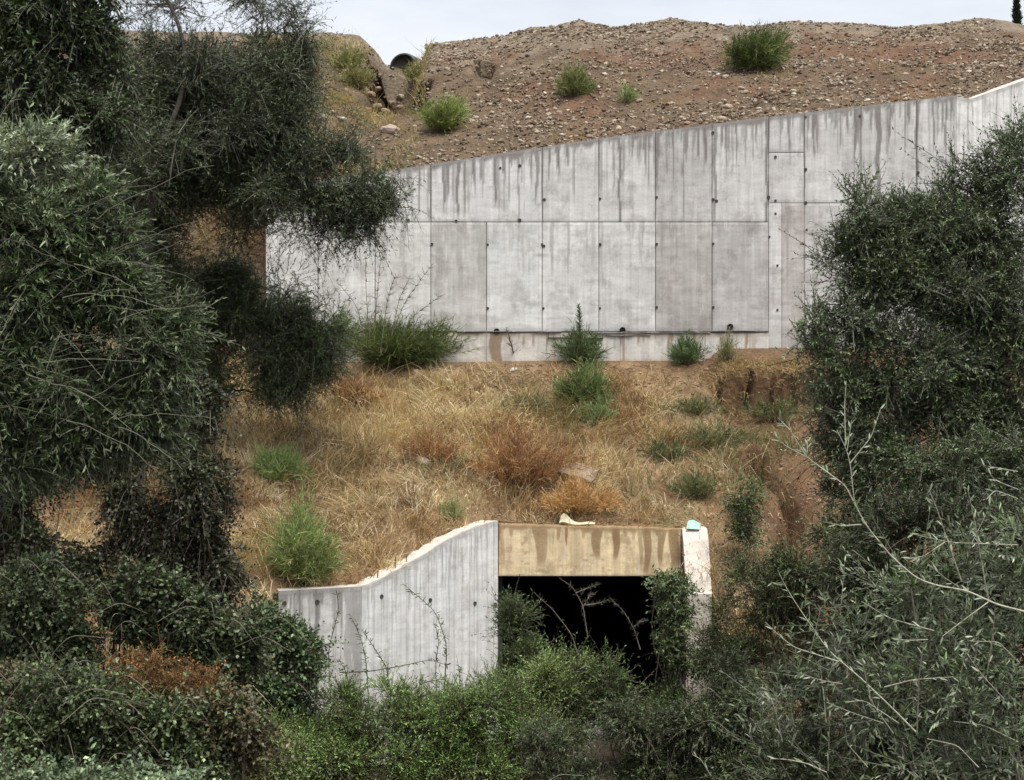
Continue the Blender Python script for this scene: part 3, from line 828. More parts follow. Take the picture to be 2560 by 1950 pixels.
# left wing wall: the sloping length, then the low level length
def wingA_z(px_pts):
    out = []
    a, b = WA0, WA1
    for p, q in px_pts:
        r = (p * S - 512) / F
        k = (a[0] - b[0]) / (a[1] - b[1])
        Y = (a[0] - k * a[1]) / (r - k)
        s = math.hypot(r * Y - a[0], Y - a[1])
        out.append((s, at(p, q, Y)[2]))
    out.sort()
    return np.array(out)
ZA = wingA_z([(1072, 1124), (1045, 1129), (1010, 1142), (960, 1166), (915, 1194), (870, 1221), (825, 1246), (795, 1260), (780, 1263)])
LA = float(np.linalg.norm(WA1 - WA0)); uA = (WA0 - WA1) / LA      # runs from the low end to the lintel so the face looks outward
zA = lambda s: np.interp(LA - s, ZA[:, 0], ZA[:, 1])
wd = Drips(0, LA, 16, .55, .01, .03, 1.5); wd.k *= .6
wd2 = Drips(0, LA, 17, 2.4, .006, .016, .8); wd2.k *= .45
def stain_wing(s, d, z):
    return np.clip(np.maximum(np.maximum((1 - sstep(.03, .12, d + .08 * (fbm(s * 4, s * 0, 3) - .5))) * .6, wd(s, d)), wd2(s, d)), 0, 1)
zjA = -3.5
def uA_of(px):
    k = (WA0[0] - WA1[0]) / (WA0[1] - WA1[1]); r = (px * S - 512) / F
    Y = (WA0[0] - k * WA0[1]) / (r - k)
    return LA - math.hypot(r * Y - WA0[0], Y - WA0[1])
for a, b, t in ((0, uA_of(925), (1.26, 1.26, 1.26)), (uA_of(925), uA_of(1023), (1.28, 1.28, 1.29)), (uA_of(1023), uA_of(1064), (1.26, 1.26, 1.26)), (uA_of(1064), LA + .02, (1.2, 1.2, 1.19))):
    slab("wing_panel", culv, CB, WA1, uA, a, b, -7.3, zA, M_CONC, stain=stain_wing, tint=t, gap=.004, hs=.02, depth=.02)
nA = np.array([uA[1], -uA[0]])
ss = np.linspace(0, LA + .02, 26)
pf = [(WA1[0] + uA[0] * s - nA[0] * .018, WA1[1] + uA[1] * s - nA[1] * .018, zA(s) + .008 + .02 * random.random()) for s in ss]
pf += [(WA0[0] - nA[0] * .018, WA0[1] - nA[1] * .018, -7.4), (WA1[0] - nA[0] * .018, WA1[1] - nA[1] * .018, -7.4)]
pb = [(p[0] - nA[0] * .34, p[1] - nA[1] * .34, p[2] - .03 + .05 * random.random()) for p in pf]
prism("wing_core", culv, CB, pf, pb, M_COPE)
LB = float(np.linalg.norm(WA1 - WB1)); uB = (WA1 - WB1) / LB
zB = lambda s: -3.71 + .04 * s / LB + 0 * s
bd = Drips(0, LB, 22, .9, .008, .03, 1.2).plus(.70, .045, 3.5, .95).plus(.70, .13, .35, .9).plus(.03, .13, .4, .9).plus(1.3, .09, 3.0, .5).plus(1.42, .08, 3.2, .65).plus(1.5, .05, 3.2, .6)
bd.k *= .9
def stain_wb(s, d, z):
    return np.clip(np.maximum((1 - sstep(.05, .15, d + .1 * (fbm(s * 3, s * 0, 3) - .5))) * .75, bd(s, d)), 0, 1)
for a, b in ((0, .68), (.68, LB - .003)):
    slab("wing_panel", culv, CB, WB1, uB, a, b, -7.3, zB, M_CONC, stain=stain_wb, tint=(1.05, 1.03, 1.03), gap=.004, hs=.02, depth=.02)
nB = np.array([uB[1], -uB[0]])
pf = [(*(WB1 - nB * .018), zB(0) + .008), (*(WA1 - uB * .004 - nB * .018), zB(LB) + .008), (*(WA1 - uB * .004 - nB * .018), -7.4), (*(WB1 - nB * .018), -7.4)]
pb = [(p[0] - nB[0] * .33, p[1] - nB[1] * .33, p[2]) for p in pf]
prism("wing_core", culv, CB, pf, pb, M_COPE)
# right wing wall running towards the viewer, its sloping top bright
pa = [(3.43, 33.98, zl1 - .10), (3.43, 33.45, zl1 - .10), (3.425, 33.15, -3.02), (3.41, 32.75, -3.48), (3.395, 32.42, -3.90), (3.39, 32.3, -3.98), (3.39, 32.3, -7.4), (3.43, 33.98, -7.4)]
pb = [(p[0] + .50, p[1], p[2] + .015) for p in pa]
prism("wing_core", culv, CB, pa, pb, M_COPE)
# form tie holes and bar ends on the left wing
def wing_hole(O, u, s, z, n):
    o = obj("tie_hole", me_tie, M_HOLE, culv)
    p = np.array([O[0] + u[0] * s + n[0] * .004, O[1] + u[1] * s + n[1] * .004, z])
    o.location = tuple(p - CB); o.rotation_euler = (0, 0, math.atan2(u[1], u[0])); o.scale = (1.15, 1, 1.15)
for px, py in ((822, 1285), (927, 1293), (1023, 1300), (1067, 1302)):
    s = uA_of(px); Y = WA1[1] + uA[1] * s
    wing_hole(WA1, uA, s, at(px, py, Y)[2], nA)
for s in (.1, .71):
    wing_hole(WB1, uB, s, -3.93, nB)
for px, py, h in ((860, 1228, .24), (884, 1215, .15), (822, 1240, .14)):
    s = uA_of(px); p = WA1 + uA * s - nA * .12
    A = Acc(); z = float(zA(s))
    tube(A, [(p[0], p[1], z - .1), (p[0] + .004, p[1], z + h * .5), (p[0] + .012, p[1], z + h)], .011, 6)
    A.f.append(np.array([[12, 13, 14, 15, 16, 17]]))
    obj("rebar_stub", A.mesh("rebar_stub", CB), M_RUST, culv)

# paper and board lying on the concrete
pz = zl1 - .10 + .025
gu, gv = np.meshgrid(np.linspace(0, 1, 7), np.linspace(0, 1, 7), indexing='ij')
px_ = 3.50 + .26 * gu + .05 * gv; py_ = 33.35 + .20 * gv
pz_ = pz + .13 * gv ** 1.5 - .02 * gu + .035 * np.sin(gu * 4) * gv
ii = np.arange(49).reshape(7, 7); fq3 = np.stack([ii[:-1, :-1], ii[1:, :-1], ii[1:, 1:], ii[:-1, 1:]], -1).reshape(-1, 4)
A = Acc(); V = np.stack([px_.ravel(), py_.ravel(), pz_.ravel()], 1); pbase = np.array([3.6, 33.4, pz])
A.add(np.concatenate([V, V + [0, .003, -.004]]), fq3); A.f.append(fq3[:, ::-1] + 49)
lp = np.concatenate([ii[:, 0], ii[-1, 1:], ii[-2::-1, -1], ii[0, -2:0:-1]]); A.f.append(np.stack([lp, lp + 49, np.roll(lp, -1) + 49, np.roll(lp, -1)], -1))
tag(obj("paper_sheet", A.mesh("paper_sheet", pbase), M_PAPER), "crumpled pale turquoise paper sheet on the right wing wall", "paper").location = tuple(pbase)
bb = np.array([lx(1240), 33.62, zl1 + .02])
n = 14; u_ = np.linspace(0, 1, n)
cx_ = lx(1205) + (lx(1280) - lx(1205)) * u_
h_ = .03 + .13 * np.exp(-((u_ - .1) / .16) ** 2) + .02 * np.sin(u_ * 9); wdt = .05 + .10 * np.sin(u_ * math.pi) ** .6
A = Acc()
rows_ = [np.stack([cx_, 33.56 - 0 * u_, zl1 - .02 + 0 * u_ + h_ * .35], 1), np.stack([cx_ + .03, 33.56 + wdt, zl1 - .02 + h_ + .06 * (1 - u_)], 1), np.stack([cx_ + .03, 33.575 + wdt, zl1 - .035 + h_ + .06 * (1 - u_)], 1), np.stack([cx_, 33.575 + 0 * u_, zl1 - .04 + h_ * .35], 1)]
V = np.stack(rows_, 1).reshape(-1, 3); i = np.arange(n - 1)[:, None] * 4; k = np.arange(4)[None]
A.add(V, np.stack([i + k, i + (k + 1) % 4, i + 4 + (k + 1) % 4, i + 4 + k], -1).reshape(-1, 4)); A.f.append(np.array([[3, 2, 1, 0], [(n - 1) * 4 + j for j in range(4)]]))
tag(obj("board_scrap", A.mesh("board_scrap", bb), M_BOARD), "torn cream board scrap lying on top of the ochre lintel", "scrap").location = tuple(bb)

# corrugated pipe in the notch of the ridge
pc = at(869, 146, 49.7); ax = unit(np.array([.30, 1, .02]))
A = Acc()
n = 44; r_ = .44; prof_t = np.linspace(0, 2.6, n)
sidev = unit(np.cross(ax, [0, 0, 1.0])); upv = np.cross(sidev, ax)
ang = np.linspace(0, 2 * math.pi, 29)[:-1]
def ringp(t, r):
    return pc + ax * t + r * (sidev * np.cos(ang)[:, None] + upv * np.sin(ang)[:, None])
rings = [ringp(0, r_ * .90)] + [ringp(t, r_ * (1 + .035 * math.sin(t * 34))) for t in prof_t] + [ringp(2.6, r_ * .9), ringp(.0, r_ * .899)]
V = np.concatenate(rings); m_ = len(rings); i = np.arange(m_ - 1)[:, None] * 28; k = np.arange(28)[None]
A.add(V, np.stack([i + k, i + (k + 1) % 28, i + 28 + (k + 1) % 28, i + 28 + k], -1).reshape(-1, 4))
tag(obj("drain_pipe", A.mesh("drain_pipe", pc, smooth=True), M_PIPE), "black corrugated drain pipe lying in the notch of the ridge", "pipe").location = tuple(pc)

# ------------------------------------------------------------------ stones
def ico(sub):
    import bmesh
    bm = bmesh.new(); bmesh.ops.create_icosphere(bm, subdivisions=sub, radius=1)
    v = np.array([q.co[:] for q in bm.verts]); f = np.array([[q.index for q in p.verts] for p in bm.faces]); bm.free()
    return v, f
IV, IF = ico(1); IV2, IF2 = ico(2)
def gravel(X, Y, size, cols, flat=.6):
    n = len(X)
    P = surf_pts(X, Y)
    sc = size[:, None] * np.stack([rng.uniform(.7, 1.9, n), rng.uniform(.7, 1.3, n), rng.uniform(.35, .95, n) * flat / .6], 1)
    a = rng.uniform(0, 6.28, n)
    V = IV[None] * (1 + .34 * rng.normal(0, 1, (n, len(IV), 1)).clip(-1.1, 1.1)) * sc[:, None]
    ca, sa = np.cos(a)[:, None], np.sin(a)[:, None]
    V = np.stack([V[..., 0] * ca - V[..., 1] * sa, V[..., 0] * sa + V[..., 1] * ca, V[..., 2] + .15 * V[..., 0]], -1) + P[:, None] + np.array([0, 0, 1.0]) * (size * .15)[:, None, None]
    f = (np.arange(n) * len(IV))[:, None, None] + IF[None]
    C = np.repeat(mixcols(cols, n, .2), len(IV), 0)
    A = Acc(); A.add(V.reshape(-1, 3), f.reshape(-1, 3), C)
    return A
GC = [(.27, .215, .155), (.35, .295, .225), (.18, .13, .085), (.14, .10, .068), (.30, .235, .17), (.12, .075, .046)]
IV_n = IV
n = 60000
Xg = rng.uniform(-7, 14.5, n); Tg = rng.random(n)
Yg = ywall(Xg) + .5 + (50.3 - ywall(Xg)) * Tg
dens = .25 + .9 * sstep(.42, .6, fbm(Xg * .5 + 11, Yg * 1.2 + 2, 3)) + .8 * sstep(.82, .98, Tg) + .5 * sstep(.22, .05, Tg)
kp = rng.random(n) < dens
kp &= ~((Xg < -2.8) & (rng.random(n) < .55))
Xg, Yg = Xg[kp], Yg[kp]
sz = .011 + .05 * rng.random(len(Xg)) ** 4.0
tag(obj("gravel", gravel(Xg, Yg, sz, GC).mesh("gravel"), M_STONE), "loose pale gravel strewn over the slope above the wall", "gravel", kind="stuff")
n = 2600
Xg = rng.uniform(4.0, 9.5, n); Yg = rng.uniform(29, 39.6, n)
X2 = rng.uniform(-6, 5, 900); Y2 = rng.uniform(38.6, 39.8, 900)
Xg = np.concatenate([Xg, X2]); Yg = np.concatenate([Yg, Y2])
tag(obj("gravel", gravel(Xg, Yg, .012 + .03 * rng.random(len(Xg)) ** 3, [(.32, .2, .12), (.4, .29, .2), (.22, .13, .08)]).mesh("gravel"), M_STONE),
    "small reddish stones on the bare bank below the wall", "gravel", kind="stuff")

rock_me = []
for i in range(7):
    v = IV2 * (1 + .30 * (vnoise3(IV2 * 1.7 + i * 7.7)[:, None] - .5) * 2) * np.array([1.25, .9, .62])
    q = np.floor(v * 3.2) / 3.2
    v = v * .75 + q * .25
    A = Acc(); A.add(v, IF2, np.array([(.40, .34, .27), (.34, .27, .21), (.29, .2, .14), (.38, .31, .24), (.46, .41, .35), (.33, .25, .18), (.37, .32, .27)][i]))
    rock_me.append(A.mesh("rock"))
def rock(px, py, Yguess, r, k, label, group):
    # slide along the line of sight to the slope
    Y = Yguess
    ys = np.linspace(30, 50, 400); pts = at(px, py, 1.0)
    zz = H(pts[0] * ys, ys) - pts[2] * ys
    hit = np.where((zz[:-1] < 0) & (zz[1:] >= 0))[0]
    if len(hit):
        Y = ys[hit[np.argmin(np.abs(ys[hit] - Yguess))]]
    X = pts[0] * Y
    o = obj("rock", rock_me[k % 7], M_STONE)
    o.location = (X, Y, float(H(X, Y)) + r * .2)
    o.scale = (r, r, r); o.rotation_euler = (random.uniform(-.3, .3), random.uniform(-.3, .3), random.uniform(0, 6.3))
    tag(o, label, "rock", group)
    return o
rock(840, 281, 45, .22, 1, "large pale flat rock at the foot of the washed-out channel", None)
rock(1240, 1030, 35, .40, 5, "broad sandy boulder half hidden in dry grass above the lintel", None)
rock(912, 996, 36, .16, 3, "small flat pale rock lying in the dry grass slope", None)
rock(1106, 799, 39, .10, 4, "white stone at the foot of the wall below a dead sapling", None)
for k, (p, q, r) in enumerate([(800, 205, .16), (812, 225, .17), (830, 240, .15), (805, 258, .16), (850, 262, .12), (822, 268, .13), (815, 190, .12), (845, 215, .13), (790, 240, .14), (860, 232, .1)]):
    rock(p, q, 46, r * .9, (2, 5)[k % 2], "brown rock tumbled in the washed-out channel below the pipe", "rocks in the washed-out channel")
for k, (p, q, r) in enumerate([(865, 205, .14), (700, 255, .13), (716, 245, .12), (688, 214, .11), (740, 258, .1), (655, 240, .12)]):
    rock(p, q, 46, r, k, "pale rock on the grassy slope beside the dark tree crown", "rocks beside the tree crown")
k = 0
while k < 90:
    p = random.uniform(880, 2200); t = random.random() ** 1.6
    qtop = np.interp(p, [850, 1290, 1652, 2060, 2200], [366, 298, 252, 205, 170])
    q = qtop - 8 - t * 150
    if q < 75: continue
    rock(p, q, 43, random.uniform(.035, .09), k, "pale angular stone lying among the gravel above the wall", "stones above the wall"); k += 1

# ------------------------------------------------------------------ dry grass
def grass_patch(n, xr, yr, mask, hmin, hmax, cols, lean=.45, w=.012, clump=.55):
    X = rng.uniform(*xr, n); Y = rng.uniform(*yr, n)
    keep = rng.random(n) < mask(X, Y)
    X, Y = X[keep], Y[keep]
    n = len(X)
    P = surf_pts(X, Y); P[:, 2] -= .03
    cl = fbm(X * 1.5 + 4, Y * 1.5 + 60, 3)
    h = (hmin + (hmax - hmin) * rng.random(n) ** 1.5) * (.55 + 1.1 * sstep(.35, .7, cl))
    flow = np.stack([vnoise(X * .9, Y * .9 + 5) - .5, vnoise(X * .9 + 40, Y * .9) - .7, np.zeros(n)], 1) * 1.4
    D = unit(np.stack([rng.normal(0, lean, n), rng.normal(-.15, lean, n), np.ones(n)], 1) + flow * .55)
    bend = rng.normal(0, .45, (n, 3)) + np.array([0, -.25, -.55]) + flow * .5
    cn = fbm(X * .8 + 9, Y * .8 + 33, 4)
    c = np.asarray(cols, float)
    ci = np.clip((cn - .28) / .44 * len(c) + rng.normal(0, .7, n), 0, len(c) - 1).astype(int)
    C = c[ci] * np.clip(rng.normal(1, .25, (n, 1)), .5, 1.7)
    A = Acc(); blades(A, P, D, h, w * (.6 + .9 * rng.random(n)), bend, C)
    return A
DRY = [(.25, .145, .08), (.42, .29, .17), (.57, .44, .28), (.66, .55, .38), (.48, .345, .205), (.68, .59, .43), (.31, .195, .11), (.25, .215, .115)]
def m_low(X, Y):
    m = .35 + .75 * sstep(.36, .6, fbm(X * .9, Y * .9 + 70, 3))
    m = m * (1 - .90 * sstep(3.4, 4.7, X + .6 * (Y - 36) * .3)) * sstep(39.7, 38.9, Y)
    infront = (X > WB1[0] - .1) & (X < 3.95) & (Y < front_line(X) + .1)
    return np.where(infront, 0, m) * np.where(X < -4.3, sstep(27.5, 29.5, Y), 1)
A = grass_patch(190000, (-12, 9.5), (28, 39.7), m_low, .12, .62, DRY, lean=.6)
tag(obj("dry_grass", A.mesh("dry_grass"), M_GRASS, kind="stuff"), "golden dry grass matted over the slope between wall and culvert", "grass")
A = grass_patch(16000, (-8, -2.4), (40.6, 49.8), lambda X, Y: .95 * sstep(.36, .55, fbm(X * .8, Y * .8, 3)), .08, .45, [(.42, .33, .16), (.34, .29, .13), (.25, .24, .10), (.5, .4, .22)])
tag(obj("dry_grass", A.mesh("dry_grass"), M_GRASS, kind="stuff"), "yellowish grass tufts on the slope left of the washed-out channel", "grass")
A = grass_patch(5000, (1, 11), (40.6, 46), lambda X, Y: .8 * sstep(.52, .66, fbm(X * .7 + 5, Y * .7 + 3, 3)), .05, .3, [(.36, .27, .13), (.30, .25, .11), (.45, .36, .2)])
tag(obj("dry_grass", A.mesh("dry_grass"), M_GRASS, kind="stuff"), "thin straw scattered on the gravel slope above the wall", "grass")
def m_green(X, Y):
    m = np.exp(-((X - .9) / 1.4) ** 2 - ((Y - 38.2) / .8) ** 2) + 1.1 * np.exp(-((X - 4.2) / 1.5) ** 2 - ((Y - 36.8) / 1.6) ** 2) + .8 * np.exp(-((X - 6.2) / 1.6) ** 2 - ((Y - 37.6) / .7) ** 2) + .6 * np.exp(-((X + 1.2) / 1.5) ** 2 - ((Y - 34.6) / .8) ** 2)
    return np.clip(m, 0, 1) * (.25 + sstep(.4, .6, fbm(X * 1.4, Y * 1.4 + 12, 3)))
A = grass_patch(22000, (-4, 9), (33.9, 39.6), m_green, .10, .5, [(.16, .18, .08), (.22, .23, .10), (.30, .27, .13), (.12, .14, .055), (.26, .25, .13)], lean=.5)
tag(obj("weeds", A.mesh("weeds"), M_GRASS, kind="stuff"), "grey green weeds growing through the dry grass under the wall", "weeds")
n = 2600
X = rng.uniform(4.5, 9.8, n); Y = rng.uniform(38.75, 39.5, n)
A = Acc(); blades(A, surf_pts(X, Y) + [0, 0, -.02], unit(np.stack([rng.normal(0, .6, n), rng.normal(-.7, .4, n), np.full(n, .6)], 1)), rng.uniform(.12, .42, n), .012, rng.normal(0, .35, (n, 3)) + [0, -.3, -.9], mixcols([(.42, .3, .16), (.3, .2, .1), (.25, .23, .1), (.5, .38, .22)], n))
tag(obj("dry_grass", A.mesh("dry_grass"), M_GRASS, kind="stuff"), "straw and roots hanging over the eroded scarp lip", "grass")
A = Acc()
cxs = []
while len(cxs) < 230:
    x, y = rng.uniform(-6.5, 4.2), rng.uniform(30.5, 39.2)
    if y < float(face_y(x)) + .35 and -4.4 < x < 3.95: continue
    if x > 2.5 and rng.random() < .8: continue
    if y > 38.4 and rng.random() < .6: continue
    cxs.append((x, y))
for x, y in cxs:
    m = int(rng.integers(35, 110)); sp = rng.uniform(.06, .28); hgt = rng.uniform(.3, .85)
    X = x + rng.normal(0, sp, m); Y = y + rng.normal(0, sp * .7, m)
    ok = ~((X > -4.45) & (X < 3.95) & (Y < face_y(X) + .3)); X, Y = X[ok], Y[ok]; m = len(X)
    if m < 3: continue
    lean_ = rng.normal(0, .35, 3) * [1, .6, 0]
    D = unit(np.stack([(X - x) / sp * .28 + rng.normal(0, .2, m), (Y - y) / sp * .2 + rng.normal(-.1, .2, m), np.ones(m)], 1) + lean_)
    base_c = np.array(DRY[int(rng.integers(0, 7))]) * rng.uniform(.85, 1.15)
    blades(A, surf_pts(X, Y) + [0, 0, -.03], D, hgt * rng.uniform(.45, 1.1, m), rng.uniform(.008, .016, m), rng.normal(0, .35, (m, 3)) + [0, -.15, -.65] + lean_, base_c * np.clip(rng.normal(1, .25, (m, 1)), .5, 1.6))
tag(obj("straw_clumps", A.mesh("straw_clumps"), M_GRASS, kind="stuff"), "tall tangled straw clumps all over the dry slope", "grass")
# long bleached stalks
n = 900
cx = np.array([(-3.2, 36.9), (-2.0, 36.5), (-1.2, 36.2), (-4.6, 31.6), (-5.0, 31.4), (-2.6, 37.4), (.6, 36.0), (2.0, 35.0), (1.4, 35.2), (-4.2, 31.9), (-3.0, 36.0)])
ci = rng.integers(0, len(cx), n)
X = cx[ci, 0] + rng.normal(0, .45, n); Y = cx[ci, 1] + rng.normal(0, .3, n)
A = Acc(); blades(A, surf_pts(X, Y), unit(np.stack([rng.normal(0, .35, n), rng.normal(-.2, .25, n), np.ones(n)], 1)), rng.uniform(.4, 1.15, n), .013, rng.normal(0, .3, (n, 3)) + [0, -.2, -.4], mixcols([(.6, .46, .27), (.52, .38, .2)], n))
tag(obj("straw_stalks", A.mesh("straw_stalks"), M_GRASS, kind="stuff"), "long bleached straw stalks standing out of the dry grass", "grass")
# twiggy litter along the wall foot and on the lintel
n = 1500
X = np.concatenate([rng.uniform(-2, 5.2, 900), rng.uniform(-.3, 3.5, 600)]); Y = np.concatenate([rng.uniform(38.9, 39.8, 900), rng.uniform(33.6, 34.2, 600)])
P = surf_pts(X, Y); P[:, 2] = np.where(Y < 34.5, np.maximum(P[:, 2], zl1 - .1), P[:, 2]) + .01
A = Acc(); blades(A, P, unit(np.stack([rng.normal(0, 1, n), rng.normal(0, .6, n), .25 * rng.random(n)], 1)), rng.uniform(.08, .3, n), .014, rng.normal(0, .2, (n, 3)), mixcols([(.30, .2, .12), (.45, .34, .22), (.14, .09, .06)], n))
tag(obj("twig_litter", A.mesh("twig_litter"), M_GRASS, kind="stuff"), "dead twig litter along the wall foot and lintel edge", "litter")

# ------------------------------------------------------------------ plants
def ground_under(px, py, Yg):
    pts = at(px, py, 1.0); ys = np.linspace(26, 50, 700)
    zz = H(pts[0] * ys, ys) - pts[2] * ys
    hit = np.where((zz[:-1] < 0) & (zz[1:] >= 0))[0]
    Y = ys[hit[np.argmin(np.abs(ys[hit] - Yg))]] if len(hit) else Yg
    X = pts[0] * Y
    return np.array([X, Y, float(H(X, Y))])

def broom(name, base, label, cat, width, height, n, cols, lean=.5, w=.012, wisps=6, group=None, tilt=(0, 0), stemc=(.14, .10, .06), needles=5, fine=1.0, shoot=1.0):
    """fine-leaved shrub: a fan of stems, side shoots along each, short needle leaves along the shoots"""
    base = np.asarray(base, float)
    t = thing(name, base, label, cat, group)
    a = rng.uniform(0, 2 * math.pi, n); rr = rng.random(n) ** .55
    lob = .45 + .95 * vnoise(np.cos(a) * 2.1 + base[0] * 3, np.sin(a) * 2.1 + base[1] * 3)
    hor = np.stack([np.cos(a), np.sin(a) * .8, np.zeros(n)], 1) * (rr * width * .46 * lob)[:, None]
    hh = height * (1 - .55 * rr ** 2.2) * rng.uniform(.55, 1.05, n) * (.5 + .8 * vnoise(np.cos(a) * rr * 3.3 + base[1], np.sin(a) * rr * 3.3 + base[0]))
    root = base + hor * .22 + [0, 0, -.05]
    tip = base + hor + np.stack([hh * tilt[0], hh * tilt[1], hh], 1)
    mid = root * .5 + tip * .5 + np.stack([-hor[:, 0] * .10, -hor[:, 1] * .10, hh * .12], 1)
    A = Acc(); twigs(A, root, mid, tip, .006, np.asarray(stemc))
    obj("stems", A.mesh("stems", base), M_BARK, t, kind="stuff")
    K = wisps; tt = rng.uniform(.12, 1, (n, K))[..., None]
    P = root[:, None] * (1 - tt) ** 2 + mid[:, None] * 2 * tt * (1 - tt) + tip[:, None] * tt ** 2
    P = .35 * (root[:, None] * (1 - tt) + tip[:, None] * tt) + .65 * P
    SD = unit(unit(tip - root)[:, None] * .8 + rng.normal(0, .38, (n, K, 3)) + [0, 0, .12])
    SL = (height ** .6) * rng.uniform(.12, .36, (n, K, 1)) * shoot
    q = n * K
    P = P.reshape(-1, 3); SD = SD.reshape(-1, 3); SL = SL.reshape(-1, 1)
    C = mixcols(cols, q, .2) * (.65 + .7 * vnoise3(P * (2.2 / max(height, .4)) + base))[:, None]
    u = rng.uniform(.05, 1, (q, needles, 1))
    NP = P[:, None] + SD[:, None] * SL[:, None] * u
    ND = unit(SD[:, None] + rng.normal(0, .36, (q, needles, 3)))
    m = q * needles
    NC = np.repeat(C, needles, 0) * np.clip(rng.normal(1, .2, (m, 1)), .5, 1.6)
    A = Acc()
    blades(A, NP.reshape(-1, 3), ND.reshape(-1, 3), np.repeat(SL[:, 0], needles) * rng.uniform(.3, .75, m), w * .75 * fine, rng.normal(0, .3, (m, 3)) + [0, 0, -.1], NC)
    obj("foliage", A.mesh("foliage", base), M_SOFT, t, kind="stuff")
    return t

GREEN = [(.15, .185, .055), (.19, .225, .075), (.10, .125, .04), (.24, .22, .10)]
PALE = [(.20, .27, .09), (.26, .31, .12), (.14, .20, .06)]
DARKG = [(.075, .115, .033), (.105, .165, .045), (.05, .075, .024)]
b = ground_under(1620, 150, 46); broom("broom_shrub", b, "large round green broom shrub high on the gravel slope", "shrub", 1.95, 1.15, 200, [(.085, .125, .032), (.125, .175, .05), (.055, .08, .022), (.17, .18, .07)], .95, .016, 16, tilt=(.3, -.1))
b = ground_under(1236, 205, 44); broom("broom_shrub", b, "small green broom shrub amid gravel above the wall's middle", "shrub", 1.0, .75, 90, GREEN, .8, .018, 10)
b = ground_under(945, 283, 43); broom("broom_shrub", b, "bright green slanting broom shrub beside the washed-out channel", "shrub", 1.35, .95, 170, [(.19, .24, .06), (.15, .20, .05), (.10, .135, .035), (.26, .26, .10)], .8, .015, 12, tilt=(.35, 0))
b = ground_under(1352, 222, 43); broom("broom_shrub", b, "thin yellowish broom sprout on the gravel slope", "shrub", .6, .5, 40, PALE, .6, .014, 6)
b = ground_under(748, 150, 48); broom("grass_tuft", b, "yellow green grass tuft near the ridge left of the notch", "grass tuft", 1.3, .6, 110, [(.30, .28, .1), (.22, .22, .08), (.12, .14, .05)], 1.0, .016, 7)
b = ground_under(765, 185, 47); broom("grass_tuft", b, "olive grass tuft hanging over the washed-out channel edge", "grass tuft", 1.1, .6, 100, [(.24, .23, .09), (.16, .17, .06), (.3, .26, .12)], 1.0, .016, 7)
b = ground_under(895, 168, 48); broom("grass_tuft", b, "low tawny grass tuft just below the corrugated pipe", "grass tuft", .9, .4, 70, [(.28, .25, .1), (.14, .15, .05)], 1.0, .015, 6)
# along the foot of the wall
b = ground_under(860, 785, 38.8); broom("broom_shrub", b, "wide dark green shrub at the foot of the wall with arching shoots", "shrub", 3.1, 1.15, 330, DARKG + [(.13, .18, .05), (.16, .17, .07)], 1.25, .017, 16)
b = ground_under(735, 720, 39.3); broom("broom_shrub", b, "yellow green shrub where the small olive meets the wall foot", "shrub", 1.6, .8, 140, [(.12, .2, .05), (.16, .22, .06), (.07, .12, .03)], 1.0, .018, 12)
b = ground_under(1252, 783, 39.2); broom("broom_shrub", b, "feathery green seedling bush before the footing with tall pointed leader", "shrub", 1.5, .85, 110, [(.12, .17, .07), (.08, .12, .05)], 1.5, .016, 9)
b = ground_under(1480, 785, 39.4); broom("broom_shrub", b, "young feathery green sapling before the right part of the footing", "shrub", 1.0, .7, 60, [(.12, .18, .07), (.08, .13, .05)], .9, .015, 10)
b = ground_under(1568, 778, 39.4); broom("grass_tuft", b, "thin tall grass tuft below the right weep hole", "grass tuft", .7, .75, 50, [(.24, .24, .12), (.16, .17, .08)], .7, .012, 4)
b = ground_under(1258, 880, 38); broom("broom_shrub", b, "bright green bush on the slope below the pointed sapling", "shrub", 1.25, .95, 170, [(.12, .18, .055), (.16, .22, .075), (.085, .12, .04), (.2, .2, .09)], .75, .018, 12, tilt=(.1, 0))
b = ground_under(1290, 915, 37.3); broom("broom_shrub", b, "drooping pale green fern-like bush beside dry grass", "shrub", 1.0, .55, 80, [(.18, .24, .11), (.12, .18, .07)], 1.2, .016, 9)
b = ground_under(1135, 890, 38); broom("grass_tuft", b, "grey green weeds on the slope left of the bright bush", "weeds", 1.7, .5, 110, [(.16, .17, .09), (.12, .13, .07), (.2, .2, .1)], 1.3, .015, 6)
b = ground_under(598, 1040, 33); broom("broom_shrub", b, "soft pale green bush on the dry slope under the small olive", "shrub", 1.25, .75, 170, [(.22, .30, .10), (.28, .34, .14), (.15, .21, .07)], .8, .014, 12)
b = ground_under(650, 1250, 31.6); broom("broom_shrub", b, "upright light green broom behind the low wing wall", "shrub", 1.35, 1.35, 230, [(.18, .26, .08), (.14, .20, .06), (.25, .31, .12), (.30, .28, .13)], .65, .014, 13)
b = ground_under(975, 1120, 33.6); broom("grass_tuft", b, "pale green weed tuft above the sloping wing wall", "weeds", .6, .5, 50, [(.3, .32, .15), (.22, .25, .1)], .9, .012, 5)
for px, py, w_, h_, lab in ((1540, 960, 2.2, .75, "grey green weeds under the eroded scarp"), (1435, 990, 1.4, .6, "dark green weed clump beside the dry grass edge"),
                            (1500, 1070, 1.2, .7, "small dark shrub on the bank above the right wing wall"), (1660, 900, 1.8, .7, "olive green tuft at the gully head"), (1500, 890, 1.6, .5, "thin green weeds right below the scarp's left end")):
    b = ground_under(px, py, 36); broom("weed_clump", b, lab, "weeds", w_ * 1.15, h_ * .75, 75, [(.12, .14, .06), (.08, .10, .04), (.18, .18, .08)], 1.1, .015, 7)
